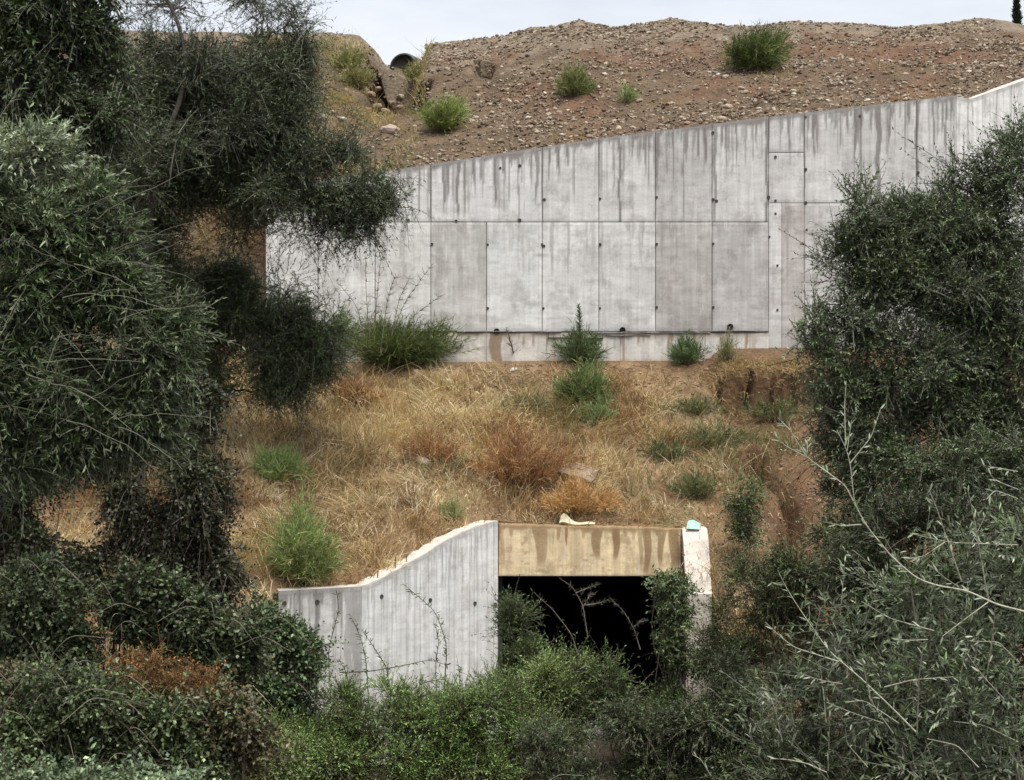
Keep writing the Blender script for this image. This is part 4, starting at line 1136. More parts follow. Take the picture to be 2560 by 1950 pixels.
# dry shrubs
RUSTY = [(.28, .12, .05), (.36, .18, .08), (.20, .09, .04), (.42, .25, .12)]
b = ground_under(1110, 1040, 36); broom("dry_shrub", b, "rust brown dried shrub rising from the grass slope's middle", "dry shrub", 3.4, 1.15, 260, RUSTY + [(.5, .34, .18)], 1.0, .011, 9, stemc=(.2, .1, .05))
b = ground_under(935, 990, 36.5); broom("dry_shrub", b, "reddish dried shrub left of the big rust brown one", "dry shrub", 2.0, .6, 110, RUSTY + [(.5, .34, .18)], 1.0, .011, 8, stemc=(.2, .1, .05))
b = ground_under(1235, 1110, 34.4); broom("dry_shrub", b, "orange gold dried shrub just above the lintel", "dry shrub", 2.0, .7, 220, [(.48, .28, .11), (.40, .22, .09), (.55, .36, .17)], 1.2, .013, 10, stemc=(.3, .17, .08))
b = ground_under(760, 870, 37.5); broom("dry_shrub", b, "low red brown dried shrub beside the small olive", "dry shrub", 1.8, .5, 130, [(.30, .13, .06), (.22, .1, .05)], 1.2, .013, 8, stemc=(.2, .1, .05))
# feathery bare stalks against the wall
t = thing("feathery_shrub", ground_under(820, 770, 39), "sparse feathery grey stalks standing against the wall's left part", "shrub")
tb = np.array(t.location)
for i, (pts, nn) in enumerate([([(805, 760), (812, 640), (822, 545)], 16), ([(820, 760), (835, 640), (855, 590)], 16), ([(830, 760), (870, 650), (925, 580)], 20), ([(840, 760), (890, 680), (945, 640)], 18), ([(835, 760), (860, 640), (880, 600)], 16),
                               ([(790, 760), (770, 660), (725, 605)], 12), ([(780, 760), (750, 690), (695, 625)], 10), ([(800, 760), (790, 650), (785, 540)], 14), ([(850, 770), (900, 700), (965, 690)], 16), ([(770, 760), (740, 700), (690, 650)], 10)]):
    path = smooth_path([at(p, q, 39.0) + [0, rng.normal(0, .1), 0] for p, q in pts], 14)
    A = Acc(); tube(A, path, np.linspace(.012, .004, 14), 4, (.20, .17, .13))
    k = rng.integers(4, 14, nn * 3)
    P = path[k]; D = unit(np.stack([rng.normal(.35, .5, len(k)), rng.normal(0, .3, len(k)), np.abs(rng.normal(.4, .3, len(k)))], 1))
    blades(A, P, D, rng.uniform(.1, .26, len(k)), .012, rng.normal(0, .2, (len(k), 3)), mixcols([(.17, .18, .11), (.22, .2, .15)], len(k)))
    obj("stalk", A.mesh("stalk", tb), M_SOFT, t)
# pointed leader, dead sapling
def conifer(name, base, top, n, cols, label, rad, cat="sapling", w=.014):
    base, top = np.asarray(base), np.asarray(top)
    t = thing(name, base, label, cat)
    path = wiggle(base, top, 8, .02)
    A = Acc(); tube(A, path, np.linspace(.02, .005, 8), 5, (.15, .12, .09)); obj("stem", A.mesh("stem", base), M_BARK, t)
    u = rng.random(n) ** .8; P = base + (top - base) * u[:, None]
    a = rng.uniform(0, 6.28, n)
    D = unit(np.stack([np.cos(a), np.sin(a), np.full(n, .75)], 1))
    A = Acc(); blades(A, P, D, rad * (1.05 - u) * rng.uniform(.5, 1.1, n) + .05, w, rng.normal(0, .15, (n, 3)), mixcols(cols, n)); obj("foliage", A.mesh("foliage", base), M_SOFT, t)
    return t
conifer("sapling", ground_under(1252, 783, 39.1), at(1247, 655, 39.1), 260, [(.14, .17, .1), (.1, .13, .06)], "slender pointed sapling before the wall between two weep holes", .32)
conifer("sapling", ground_under(1108, 770, 39.3), at(1090, 705, 39.3), 45, [(.14, .12, .09), (.2, .17, .13)], "dead grey leaning sapling beside the left weep hole", .3)
conifer("sapling", ground_under(1476, 785, 39.3), at(1462, 730, 39.3), 120, [(.1, .16, .06), (.13, .19, .08)], "short leaning green sapling before the footing", .35)
b = at(2190, 52, 51.5); conifer("cypress_tree", b + [0, 0, -1.2], b + [0, 0, 1.35], 1500, [(.02, .028, .02), (.03, .04, .025)], "dark columnar cypress tip standing behind the ridge", .34, "tree", .05)

# ---- trees
OLIVE = [(.062, .095, .036), (.085, .122, .05), (.125, .158, .085), (.042, .062, .025)]
SILVER = [(.16, .20, .115), (.22, .26, .17), (.115, .15, .08), (.29, .33, .24)]
MIDG = [(.075, .13, .035), (.105, .17, .05), (.05, .085, .025)]
DK = [(.034, .052, .02), (.05, .074, .028), (.025, .037, .015)]
BARKC = (.05, .04, .033)

def tree(name, base, label, trunk, r0, sets, Y, limb=.035, cat="tree", mat=None, barkc=BARKC, sub=5, group=None):
    """trunk: list of points; sets: list of (rows, kwargs for crown)"""
    base = np.asarray(base, float)
    t = thing(name, base, label, cat, group)
    tp = smooth_path(np.vstack([base - [0, 0, .15], trunk]), 26)
    A = Acc(); tube(A, tp, np.linspace(r0, r0 * .35, 26), 9, barkc)
    obj("trunk", A.mesh("trunk", base, smooth=True), M_BARK, t)
    L = Acc(); K = Acc(); nodes = list(tp[6:])
    for rows, kw in sets:
        C, R = crown(K, rows, kw.pop("Y", Y), **kw)
        order = np.argsort([np.min(np.linalg.norm(tp - c, axis=1)) for c in C])
        for oi in order:
            c, r = C[oi], R[oi]
            nd = np.array(nodes)
            j = int(np.argmin(np.linalg.norm(nd - c, axis=1) + 1.2 * np.clip(nd[:, 2] - c[2] + .1, 0, 9)))
            pth = wiggle(nd[j], c, 8, .14, .02)
            w0 = limb * (1.0 if j < len(tp) else .6)
            tube(L, pth, np.linspace(w0, w0 * .5, 8), 6, barkc)
            nodes += list(pth[3:])
            for _ in range(sub):
                e = c + unit(rng.normal(0, 1, 3)) * r * .85
                tube(L, wiggle(pth[rng.integers(4, 8)], e, 5, .12), np.linspace(limb * .3, limb * .1, 5), 5, barkc)
    obj("limbs", L.mesh("limbs", base, smooth=True), M_BARK, t, kind="stuff")
    obj("crown", K.mesh("crown", base), mat or M_LEAF, t, kind="stuff")
    return t

def gz(X, Y):
    return np.array([X, Y, float(H(X, Y))])

# upper left broadleaf
rows = [(40, 60, 120, 110), (150, 60, 100, 100), (215, 110, 55, 90), (60, 190, 120, 90), (170, 190, 100, 80), (225, 260, 60, 60), (140, 290, 90, 50), (40, -40, 150, 80), (190, -20, 60, 60), (-60, 120, 100, 150), (60, 300, 90, 70)]
tree("broadleaf_tree", gz(-8.2, 22.5), "tall dark broadleaf tree in the shade behind the silvery olive", [at(-120, 900, 22.5), at(0, 500, 22.5), at(110, 250, 22.5), at(120, 20, 22.5)], .16,
     [(rows, dict(n=8000, tl=.34, ll=.085, lw=.034, cols=DK + [(.06, .10, .03)], K=10, droop=.45, gap=.40, shell=.2, spread=.8))], 22.5, .05)
# large olive on the left bank
thin = [(400, 15, 120, 70, .5, .5), (330, 10, 80, 50, .8, .5), (560, 10, 100, 60, .3, .8), (610, 60, 70, 50, 0, .8), (640, 30, 40, 50, 0, .6)]
full = [(440, 150, 130, 70), (560, 150, 120, 80), (330, 200, 90, 80), (620, 220, 90, 80), (520, 260, 110, 90), (420, 320, 110, 90, 1.2), (640, 320, 100, 90), (720, 330, 80, 60), (770, 390, 90, 60),
        (700, 430, 110, 60), (600, 420, 100, 80), (800, 440, 60, 45), (480, 430, 110, 80, 1.0), (330, 420, 110, 110, 1.4), (260, 500, 100, 110, .5), (360, 540, 70, 80, 1), (270, 330, 80, 90, .8), (370, 250, 80, 70, 1.3), (760, 470, 60, 40), (470, 220, 110, 90, .6), (250, 420, 90, 120, 1), (560, 350, 100, 90, .6), (230, 620, 90, 90, .5), (250, 170, 70, 70, .5), (300, 120, 70, 50, .5, .7), (240, 260, 70, 80, .5), (350, 110, 70, 40, .3, .7), (300, 360, 80, 80, -1.4, .6), (380, 300, 70, 60, -1.2, .35), (200, 560, 80, 80, .5), (340, 470, 110, 80, .8), (400, 390, 110, 80, .6), (280, 430, 100, 90, .6), (250, 350, 80, 80, .6), (480, 370, 100, 70, .4), (330, 700, 90, 70, .5), (830, 400, 30, 30, 0, .7), (290, 650, 100, 90, 0), (350, 620, 70, 60, .5)]
wisp = [(690, 500, 110, 40, 0, .5), (790, 490, 60, 35, 0, .5), (850, 425, 45, 40, 0, .35), (650, 90, 30, 60, 0, .4), (700, 300, 80, 60, 0, .4)]
tree("olive_tree", gz(at(300, 0, 33)[0], 33), "big olive tree with forked dark trunk overhanging the wall's left end",
     [at(300, 820, 33), at(318, 560, 32.6), at(326, 410, 32.2), at(332, 340, 32.1), at(372, 262, 32.2), at(404, 180, 32.5), at(400, 90, 32.8), at(380, 30, 33), at(345, -30, 33)], .10,
     [(full, dict(n=28000, clumps=13, tl=.42, ll=.085, lw=.021, cols=OLIVE + DK + [(.075, .11, .045)], K=11, droop=.2, gap=.28, gscale=1.3, shell=.05, spread=.7, stem_r=.006)),
      (thin, dict(n=700, tl=.45, ll=.08, lw=.02, cols=OLIVE, K=9, droop=.1, gap=.42, shell=.1, spread=.7)),
      (wisp, dict(n=520, tl=.5, ll=.085, lw=.02, cols=OLIVE + DK, K=9, droop=.6, gap=.25, shell=.3, spread=.7, stem=(.05, .045, .04)))], 33, .035, sub=8)
# silvery olive in front on the left
silver = [(40, 320, 110, 60), (100, 340, 50, 45), (30, 400, 110, 70)]
front_ = [(50, 480, 100, 90), (140, 470, 80, 70), (210, 440, 60, 50), (240, 510, 50, 50), (90, 600, 130, 90), (190, 590, 90, 70), (270, 600, 50, 60), (200, 700, 140, 80), (60, 700, 120, 90), (300, 710, 80, 60), (120, 800, 150, 80),
          (260, 800, 120, 70), (340, 770, 60, 70), (220, 880, 130, 60), (70, 890, 110, 70), (330, 860, 60, 60), (370, 700, 35, 50), (-40, 550, 80, 150), (-40, 800, 80, 150), (40, 960, 80, 60), (300, 920, 70, 50), (-20, 1080, 60, 120), (150, 940, 90, 40), (-40, 1230, 80, 80)]
tree("olive_tree", gz(-5.6, 14.5), "silvery leaved olive tree filling the left side before the others", [at(-190, 1300, 14.5), at(-170, 1000, 14.8), at(-60, 700, 15.2), at(0, 450, 15.2)], .10,
     [(front_, dict(n=11500, tl=.26, ll=.07, lw=.016, cols=OLIVE + MIDG[:1] + DK[:1] + SILVER[:1], K=11, bias=(.3, -.1, .1), droop=.2, gap=.45, gscale=1.5, clumps=10, shell=.2, spread=.6, stem=(.17, .16, .12), stem_r=.0035, six=True)),
      (silver, dict(n=620, tl=.25, ll=.07, lw=.016, cols=SILVER, K=12, bias=(.3, -.1, .3), droop=.05, gap=.3, gscale=2.2, shell=.1, spread=.6, stem=(.2, .19, .15), stem_r=.0035, six=True))], 14.7, .03)
t3 = [o for o in bpy.data.objects if o.get("label", "").startswith("silvery leaved olive")][0]
b3 = np.array(t3.location); A = Acc()
for _ in range(34):
    p0 = at(rng.uniform(-40, 300), rng.uniform(450, 930), 14.2 + rng.uniform(-.25, .3)); L_ = rng.uniform(.4, 1.0)
    p1 = p0 + np.array([L_, rng.normal(-.1, .1), rng.normal(-.02, .45) * L_])
    if (p1[0] / p1[1] * F + 512) / S > 470: continue
    tube(A, wiggle(p0, p1, 9, .05, -.06), np.linspace(.005, .002, 9), 4, np.array([.16, .155, .11]) * rng.uniform(.6, 1.2))
obj("branches", A.mesh("branches", b3, smooth=True), M_BARK, t3, kind="stuff")
# small olive leaning over the slope
rows = [(500, 610, 60, 60), (550, 680, 90, 70), (620, 690, 70, 60), (650, 740, 90, 70), (700, 740, 50, 60), (540, 740, 60, 50), (620, 790, 70, 60), (650, 850, 45, 60), (520, 600, 35, 40), (700, 780, 40, 50), (490, 660, 60, 70), (670, 680, 40, 40), (470, 720, 60, 70), (470, 620, 40, 50), (590, 830, 50, 50), (660, 800, 50, 60), (500, 560, 35, 35), (430, 690, 50, 80), (410, 620, 40, 60), (440, 790, 40, 60), (470, 830, 40, 50)]
rw = [(620, 630, 50, 50, 0, .5), (700, 690, 50, 60, 0, .5), (640, 890, 40, 50, 0, .4), (480, 680, 70, 110, 0, .7), (590, 760, 110, 90, 0, .6), (450, 760, 40, 70, 0, .6), (560, 620, 90, 50, 0, .5), (660, 800, 60, 60, 0, .5)]
b = ground_under(430, 1010, 34)
tree("olive_tree", b, "small dark olive drooping over the dry slope before the wall's corner", [at(440, 900, b[1]), at(480, 780, b[1]), at(540, 700, b[1]), at(600, 660, b[1])], .05,
     [(rows, dict(n=7000, clumps=12, tl=.42, ll=.085, lw=.02, cols=OLIVE + MIDG + DK[:1], K=11, droop=.4, gap=.45, gscale=2.3, shell=0, spread=.7)),
      (rw, dict(n=900, tl=.5, ll=.085, lw=.02, cols=OLIVE, K=10, droop=.1, gap=.2, shell=.3, spread=.7))], float(b[1]) + .2, .03)
# right-hand tree
rows = [(2020, 475, 90, 60), (2100, 425, 80, 70), (2190, 380, 70, 80), (1940, 510, 70, 50), (1850, 490, 75, 50), (1830, 540, 60, 60), (1950, 560, 110, 80), (2080, 520, 120, 100), (2200, 520, 90, 110),
        (1880, 620, 90, 60), (1980, 680, 110, 90), (2110, 660, 120, 100), (1800, 680, 90, 45), (1750, 710, 50, 45), (1860, 730, 90, 60), (1960, 800, 110, 80), (2090, 800, 120, 100), (2210, 760, 80, 130), (1880, 840, 90, 70),
        (1850, 930, 80, 80), (1950, 920, 100, 80), (2070, 930, 110, 70), (1900, 1030, 90, 80), (2200, 950, 70, 100), (2000, 1020, 70, 70), (2120, 1050, 90, 60), (1830, 1030, 50, 60), (2200, 640, 80, 90), (2060, 620, 100, 80), (1900, 540, 80, 60), (1800, 800, 60, 60), (1810, 890, 60, 70), (1770, 860, 40, 40, 0, .5), (1800, 970, 60, 50), (2080, 990, 100, 60, -.8), (2130, 1090, 100, 60, -.8), (2020, 1080, 80, 50, -.5), (2180, 1010, 70, 80, -.8), (1960, 470, 80, 45), (1890, 520, 70, 50), (1990, 520, 80, 50), (1900, 590, 80, 50), (2150, 760, 90, 80), (2050, 760, 90, 70, .5), (2190, 850, 70, 80), (2130, 880, 90, 70, .4), (2000, 880, 80, 60, .4)]
tips = [(2050, 390, 30, 50, 0, .5), (2190, 320, 40, 60, 0, .6), (1760, 740, 60, 50, 0, .5), (1840, 420, 40, 30, 0, .4), (2120, 370, 40, 30, 0, .5)]
tree("evergreen_tree", gz(8.2, 25.5), "dense rounded evergreen tree covering the wall's right end", [at(2130, 1300, 25.5), at(2110, 1000, 25.5), at(2090, 700, 25.6), at(2080, 480, 25.6)], .10,
     [(rows, dict(n=21000, clumps=9, tl=.32, ll=.066, lw=.02, cols=MIDG[:2] + OLIVE + SILVER[:3], K=11, bias=(-.05, -.1, .35), droop=.1, gap=.29, gscale=1.5, shell=.25, spread=.65)),
      (tips, dict(n=420, tl=.4, ll=.075, lw=.022, cols=OLIVE + MIDG, K=11, bias=(0, 0, .8), droop=0, gap=.2, shell=.2, spread=.6))], 25.6, .05)

# ---- thickets in the ravine
def thicket(name, rows, Y, label, n, cols, cat="thicket", tl=.3, ll=.06, lw=.035, K=8, gap=.33, mat=None, stem=(.10, .07, .05), arch=0, archc=(.26, .22, .18), patch=None, spread=.9, bias=(0, -.15, .25), droop=.25, six=False, gscale=1.8, shell=.25, stem_r=.005):
    C, R, _ = lobes_at(rows, Y)
    b = np.array([C[:, 0].mean(), C[:, 1].mean(), 0]); b[2] = min(float(H(b[0], b[1])), -6.9 if (-4.3 < b[0] < 3.9) else 99)
    t = thing(name, b, label, cat)
    A = Acc(); crown(A, rows, Y, n, tl, ll, lw, cols, K=K, gap=gap, patch=patch, spread=spread, bias=bias, droop=droop, six=six, gscale=gscale, shell=shell, stem=stem, stem_r=stem_r)
    obj("foliage", A.mesh("foliage", b), mat or M_LEAF, t, kind="stuff")
    A = Acc()
    for c, r in zip(C, R):
        for _ in range(3):
            g = np.array([c[0] + rng.normal(0, r[0] * .3), c[1] + rng.normal(0, r[1] * .3), 0]); g[2] = float(H(g[0], g[1])) - .1
            if -4.3 < g[0] < 3.9 and g[1] < float(front_line(g[0])): g[2] = -7.2
            tube(A, wiggle(g, c + unit(rng.normal(0, 1, 3)) * r * .8, 7, .08), np.linspace(.014, .005, 7), 5, stem)
    for _ in range(arch):
        i = rng.integers(0, len(C)); c, r = C[i], R[i]
        p0 = c + np.array([rng.normal(0, r[0] * .5), -r[1] * .6, r[2] * .2]); p1 = p0 + np.array([rng.uniform(-1, 1), rng.normal(-.2, .2), rng.uniform(-.5, .2)])
        mid = (p0 + p1) / 2 + [0, -.1, rng.uniform(.2, .5)]
        tube(A, smooth_path([p0, mid, p1], 12), np.linspace(.006, .003, 12), 4, archc)
    obj("stems", A.mesh("stems", b, smooth=True), M_BARK, t, kind="stuff")
    return t
BRAM = [(.065, .10, .04), (.092, .135, .052), (.04, .06, .022), (.135, .175, .08)]
thicket("ivy_thicket", [(400, 960, 50, 80), (410, 1080, 55, 100), (420, 1200, 60, 90), (350, 1180, 60, 80), (360, 1010, 50, 80), (440, 1300, 60, 60), (60, 980, 110, 70), (30, 1080, 70, 80), (230, 960, 90, 50), (300, 1030, 60, 70), (30, 1190, 90, 70), (290, 1120, 50, 60), (400, 860, 60, 70), (440, 900, 30, 60), (440, 1010, 40, 80), (450, 1130, 40, 90), (470, 1240, 40, 60), (380, 1260, 80, 60), (120, 1210, 80, 40), (230, 1200, 80, 40), (290, 980, 60, 60), (320, 940, 70, 50), (270, 1060, 40, 60), (460, 1080, 30, 80), (300, 1230, 90, 50), (170, 1250, 90, 40)], 26,
        "dark shaded ivy and dry creepers hanging under the left trees", 12000, [(.03, .045, .017), (.045, .062, .023), (.05, .048, .025), (.035, .04, .018)], ll=.065, lw=.045, K=8, gap=.36, droop=.6, patch=(.055, .05, .03))
thicket("bramble_thicket", [(90, 1270, 120, 70), (230, 1270, 110, 60), (360, 1290, 100, 60), (470, 1330, 80, 60), (60, 1370, 100, 70), (190, 1380, 120, 70), (330, 1390, 110, 60), (430, 1400, 90, 60), (150, 1320, 120, 60), (290, 1330, 110, 60), (490, 1400, 70, 60), (240, 1440, 110, 50), (100, 1440, 110, 50), (400, 1450, 100, 50)], 25,
        "tall bramble thicket under the left trees with arching canes", 11500, BRAM + DK, ll=.07, lw=.05, arch=34, patch=(.12, .085, .04), gap=.40)
thicket("bramble_thicket", [(540, 1340, 70, 45), (590, 1400, 80, 60), (640, 1450, 60, 50), (530, 1430, 80, 60), (590, 1490, 80, 60), (500, 1510, 70, 60)], 28.5,
        "glossy dark bramble mound against the low wing wall", 3600, [(.07, .115, .045), (.10, .15, .065), (.045, .07, .03)], ll=.07, lw=.05, gap=.33, arch=8)
thicket("bramble_thicket", [(60, 1480, 120, 60), (200, 1500, 110, 60), (80, 1580, 130, 60), (260, 1600, 130, 60), (420, 1600, 120, 60), (150, 1670, 160, 50), (360, 1680, 150, 50), (-20, 1650, 80, 60), (470, 1690, 80, 40), (150, 1550, 120, 60), (330, 1560, 110, 50), (470, 1560, 80, 60), (250, 1520, 100, 50), (350, 1640, 110, 50), (40, 1530, 90, 50), (520, 1640, 70, 60)], 22.5,
        "low bramble carpet with brown patches in the ravine's left corner", 12500, BRAM + [(.10, .14, .05)], ll=.065, lw=.045, arch=34, patch=(.11, .08, .04), gap=.38)
thicket("dry_bush", [(320, 1460, 80, 45), (380, 1500, 75, 50), (290, 1430, 60, 30), (430, 1470, 40, 40)], 22.9, "rusty brown dead bush among the brambles", 750, [(.27, .145, .055), (.34, .20, .09), (.17, .09, .04), (.12, .11, .045)], cat="dry bush", ll=.05, lw=.02, K=9, gap=.25, mat=M_GRASS, stem=(.2, .1, .05))
thicket("bluegreen_bramble", [(90, 1690, 130, 30), (250, 1700, 130, 25), (380, 1700, 60, 25)], 20.5, "pale blue green bramble leaves at the ravine's near left edge", 900, [(.14, .20, .10), (.18, .24, .13), (.08, .12, .06)], cat="bramble", ll=.07, lw=.05, gap=.25)
FINEG = [(.16, .26, .07), (.20, .32, .095), (.11, .18, .05), (.26, .36, .13)]
thicket("green_thicket", [(560, 1590, 100, 60), (680, 1560, 110, 60), (800, 1570, 110, 60), (920, 1570, 110, 60), (1040, 1560, 100, 60), (700, 1640, 140, 60), (860, 1650, 140, 60), (1020, 1640, 130, 60), (600, 1670, 110, 50), (590, 1620, 70, 60, -1.2), (620, 1660, 80, 50, -1.5), (1120, 1620, 90, 60), (1090, 1500, 50, 45), (640, 1500, 60, 40), (740, 1510, 80, 40), (860, 1510, 80, 35), (980, 1510, 80, 35), (560, 1520, 70, 50), (640, 1600, 110, 60), (760, 1610, 110, 60), (960, 1610, 110, 60)], 28.8,
        "fine leaved bright green thicket at the foot of the wing wall", 12000, FINEG, ll=.055, lw=.018, K=11, gap=.30, mat=M_SOFT, spread=.6, bias=(0, -.1, .6), droop=.05, arch=6, archc=(.3, .27, .2), tl=.36)
thicket("dark_shrub", [(1115, 1350, 35, 50), (1150, 1420, 55, 50), (1240, 1470, 55, 45), (1130, 1470, 50, 60), (1200, 1520, 80, 50), (1310, 1535, 90, 50), (1420, 1520, 80, 50), (1330, 1450, 50, 50, 0, .25)], 30.6,
        "dark leafy shrub growing before the black culvert opening", 4200, DARKG + [(.06, .10, .04)], cat="shrub", ll=.075, lw=.02, K=11, gap=.34, spread=.65, bias=(0, 0, .6), droop=.05, tl=.34)
thicket("green_shrub", [(1180, 1470, 50, 50), (1230, 1450, 35, 35), (1150, 1530, 60, 50)], 29.8, "lighter green shrub at the corner of opening and wing wall", 900, [(.15, .22, .06), (.2, .27, .085)], cat="shrub", ll=.07, lw=.018, K=11, gap=.3, spread=.6, bias=(0, 0, .7), droop=0, tl=.34)
thicket("leafy_creeper", [(1435, 1255, 40, 20), (1480, 1265, 25, 25, 0, .6), (1450, 1300, 35, 30), (1465, 1345, 25, 35, 0, .6), (1455, 1400, 40, 45), (1530, 1430, 45, 40, 0, .8)], 30.9, "glossy creeper hanging over the lintel's right corner and wing", 900, [(.085, .13, .05), (.13, .18, .075)], cat="creeper", ll=.085, lw=.035, K=8, gap=.3, tl=.25)
thicket("dark_thicket", [(1230, 1590, 110, 60), (1360, 1580, 110, 60), (1480, 1560, 100, 70), (1590, 1540, 80, 80), (1260, 1670, 120, 50), (1420, 1670, 120, 60), (1570, 1650, 100, 70), (1570, 1480, 60, 60), (1680, 1600, 80, 90)], 27,
        "dark thicket in the ravine below the culvert opening", 7000, DK + BRAM + OLIVE, ll=.065, lw=.022, K=10, gap=.34, spread=.75, bias=(0, -.1, .4), arch=5)
thicket("bank_shrub", [(1610, 1090, 35, 55), (1600, 1150, 30, 50)], 32.6, "small dark sapling below the gully on the bare bank", 420, DARKG, cat="shrub", ll=.08, lw=.025, K=9, gap=.2, tl=.28)
thicket("bank_shrub", [(1610, 1250, 35, 60, 0, .7), (1640, 1330, 45, 70, 0, .7), (1680, 1230, 60, 60, 0, .7), (1750, 1230, 70, 70, 0, .8), (1700, 1320, 60, 60, 0, .6), (1600, 1400, 50, 50, 0, .8), (1560, 1330, 30, 50, 0, .6), (1540, 1400, 40, 50, 0, .8), (1660, 1270, 50, 60, 0, .7), (1800, 1150, 60, 70, 0, .7), (1760, 1370, 80, 60, 0, .8), (1860, 1120, 70, 60), (1900, 1240, 90, 80)], 29.5,
        "sparse green shrubs spreading over the bank right of the culvert", 5200, [(.085, .115, .04), (.12, .155, .06), (.065, .08, .03)], cat="shrub", ll=.07, lw=.022, K=9, gap=.37, gscale=2.2, tl=.34, bias=(0, 0, .6), spread=.7)
thicket("olive_thicket", [(1950, 1140, 90, 60), (2080, 1150, 100, 60), (2190, 1200, 80, 80), (1870, 1220, 70, 60), (1930, 1320, 110, 70), (2060, 1290, 110, 80), (2190, 1350, 90, 90), (1820, 1400, 90, 60), (1960, 1440, 110, 70), (2100, 1450, 110, 70), (1760, 1500, 90, 60), (1900, 1580, 120, 70), (2080, 1600, 120, 80), (2200, 1560, 70, 90), (1750, 1640, 100, 60), (1950, 1690, 140, 50)], 19.5,
        "shaded olive scrub behind the near pale shoots", 9500, DK, ll=.07, lw=.02, K=11, gap=.30, spread=.65, bias=(-.1, -.1, .5), droop=.05, tl=.32)
# young stems rising before the pale wing wall
def sprig(name, path_full, Y, label, cat="sapling", group=None, leafc=((.10, .13, .06), (.14, .17, .08)), r=.012, ll=.09, lw=.022, nleaf=40, barkc=(.07, .06, .05), t0=.15, spread=1.0, individual=False, parent=None, base=None, mat=None):
    pts = [atf(p, q, Y) for p, q in path_full]
    path = smooth_path(pts, 22)
    path[:, 1] += np.cumsum(rng.normal(0, .012, 22))
    root = parent
    if parent is None:
        base = path[0].copy()
        root = thing(name, base, label, cat, group)
    A = Acc(); tube(A, path, np.linspace(r, r * .35, 22), 5, barkc)
    br = obj("stem" if parent is None else "branch", A.mesh("stem", base, smooth=True), M_BARK, root)
    u = t0 + (1 - t0) * rng.random(nleaf)
    P = np.stack([np.interp(u, np.linspace(0, 1, 22), path[:, k]) for k in range(3)], 1)
    tg = unit(path[-1] - path[0])
    D = unit(tg * .5 + rng.normal(0, .6, (nleaf, 3)) * spread + [0, 0, -.05])
    N = unit(rng.normal(0, .6, (nleaf, 3)) + [0, -.4, .7])
    LL = ll * rng.uniform(.6, 1.2, nleaf); C = mixcols(leafc, nleaf)
    A = Acc(); leaves(A, P, D, N, LL, lw, C, True)
    obj("leaves", A.mesh("leaves", base), mat or M_LEAF, root if parent is None else br, kind="stuff")
    return root
z0 = lambda x, y: (640 + x / 3.3424, 1280 + y / 3.3424)
g7 = "young stems before the wing wall"
for pth, nl in (([(625, 1600), (605, 1150), (700, 800), (670, 640)], 50), ([(950, 1700), (920, 1250), (880, 1060), (780, 850)], 50), ([(1135, 1650), (1090, 1290), (970, 1110), (880, 980)], 55), ([(1510, 1650), (1500, 1270), (1530, 1080), (1495, 930)], 50),
                ([(1960, 1500), (2020, 1240), (2060, 1080)], 24), ([(800, 1600), (760, 1350), (700, 1230)], 40), ([(1700, 1650), (1650, 1450), (1720, 1300)], 40), ([(1850, 1650), (1880, 1430), (1830, 1330)], 40), ([(300, 1250), (305, 1050), (330, 940)], 20), ([(1300, 1600), (1380, 1430), (1560, 1390)], 40)):
    sprig("young_sapling", [z0(*p) for p in pth], 29.6, "slender leafy stem rising before the pale wing wall", group=g7, nleaf=nl, ll=.10, lw=.02)
sprig("young_sapling", [z0(*p) for p in ((1560, 1650), (1600, 1100), (1500, 820), (1230, 600))], 29.5, "tallest young stem, arching up before the wing wall's middle", nleaf=70, ll=.11, lw=.02)
sprig("bramble_cane", [z0(*p) for p in ((700, 1340), (940, 1330), (1250, 1280), (1450, 1230), (1600, 1280))], 29.4, "thin bramble cane running level across the wing wall", "cane", nleaf=26, ll=.08, lw=.03)
zc = lambda x, y: (1200 + x / 3.3424, 1250 + y / 3.3424)
for pth in ([(820, 1300), (770, 1130), (620, 930), (450, 770)], [(900, 1150), (860, 880), (770, 720), (660, 650)], [(860, 880), (980, 860), (1070, 830)], [(860, 900), (920, 790), (965, 795)], [(1340, 1250), (1290, 1080), (1200, 930), (1100, 830)], [(1290, 1060), (1330, 1020), (1390, 1005)], [(800, 780), (900, 740), (985, 705)]):
    sprig("dead_sapling", [zc(*p) for p in pth], 30.4, "bare pale branch reaching up before the dark opening", "branch", "bare branches before the opening", leafc=((.13, .12, .10), (.09, .10, .06)), r=.010, ll=.09, lw=.008, nleaf=46, barkc=(.17, .145, .13))

# ---- olive shoots in the right foreground
zr = lambda x, y: (1600 + x / 2.298, 1220 + y / 2.298)
zq_ = lambda x, y: (1600 + x / 2.298, 600 + y / 2.298)
FY = 12.0
fb = gz(4.2, 12.5)
t7 = thing("olive_shrub", fb, "near olive shrub with long pale shoots and narrow leaves in the right corner", "shrub")
mass = [(1760, 1480, 110, 80), (1880, 1400, 110, 80), (2010, 1330, 110, 90), (2130, 1300, 90, 110), (1900, 1530, 120, 90), (2040, 1480, 120, 90), (2160, 1480, 90, 100), (1800, 1620, 120, 70), (1960, 1650, 130, 70), (2120, 1640, 110, 80), (2190, 1180, 60, 70), (1680, 1640, 80, 60, 0, .6), (1660, 1530, 50, 60, 0, .4), (1960, 1250, 80, 60, 0, .5), (1780, 1360, 80, 60, 0, .5), (2080, 1180, 60, 50, 0, .4)]
A = Acc()
Cm, Rm = crown(A, mass, FY + 1.0, 1300, .30, .07, .0165, MIDG[:2] + SILVER + SILVER + OLIVE, K=9, bias=(-.35, -.1, .45), droop=0, gap=.40, gscale=2.2, shell=.2, spread=.6, stem=(.2, .2, .15), stem_r=.003, six=True)
obj("foliage", A.mesh("foliage", fb), M_LEAF, t7, kind="stuff")
A = Acc()
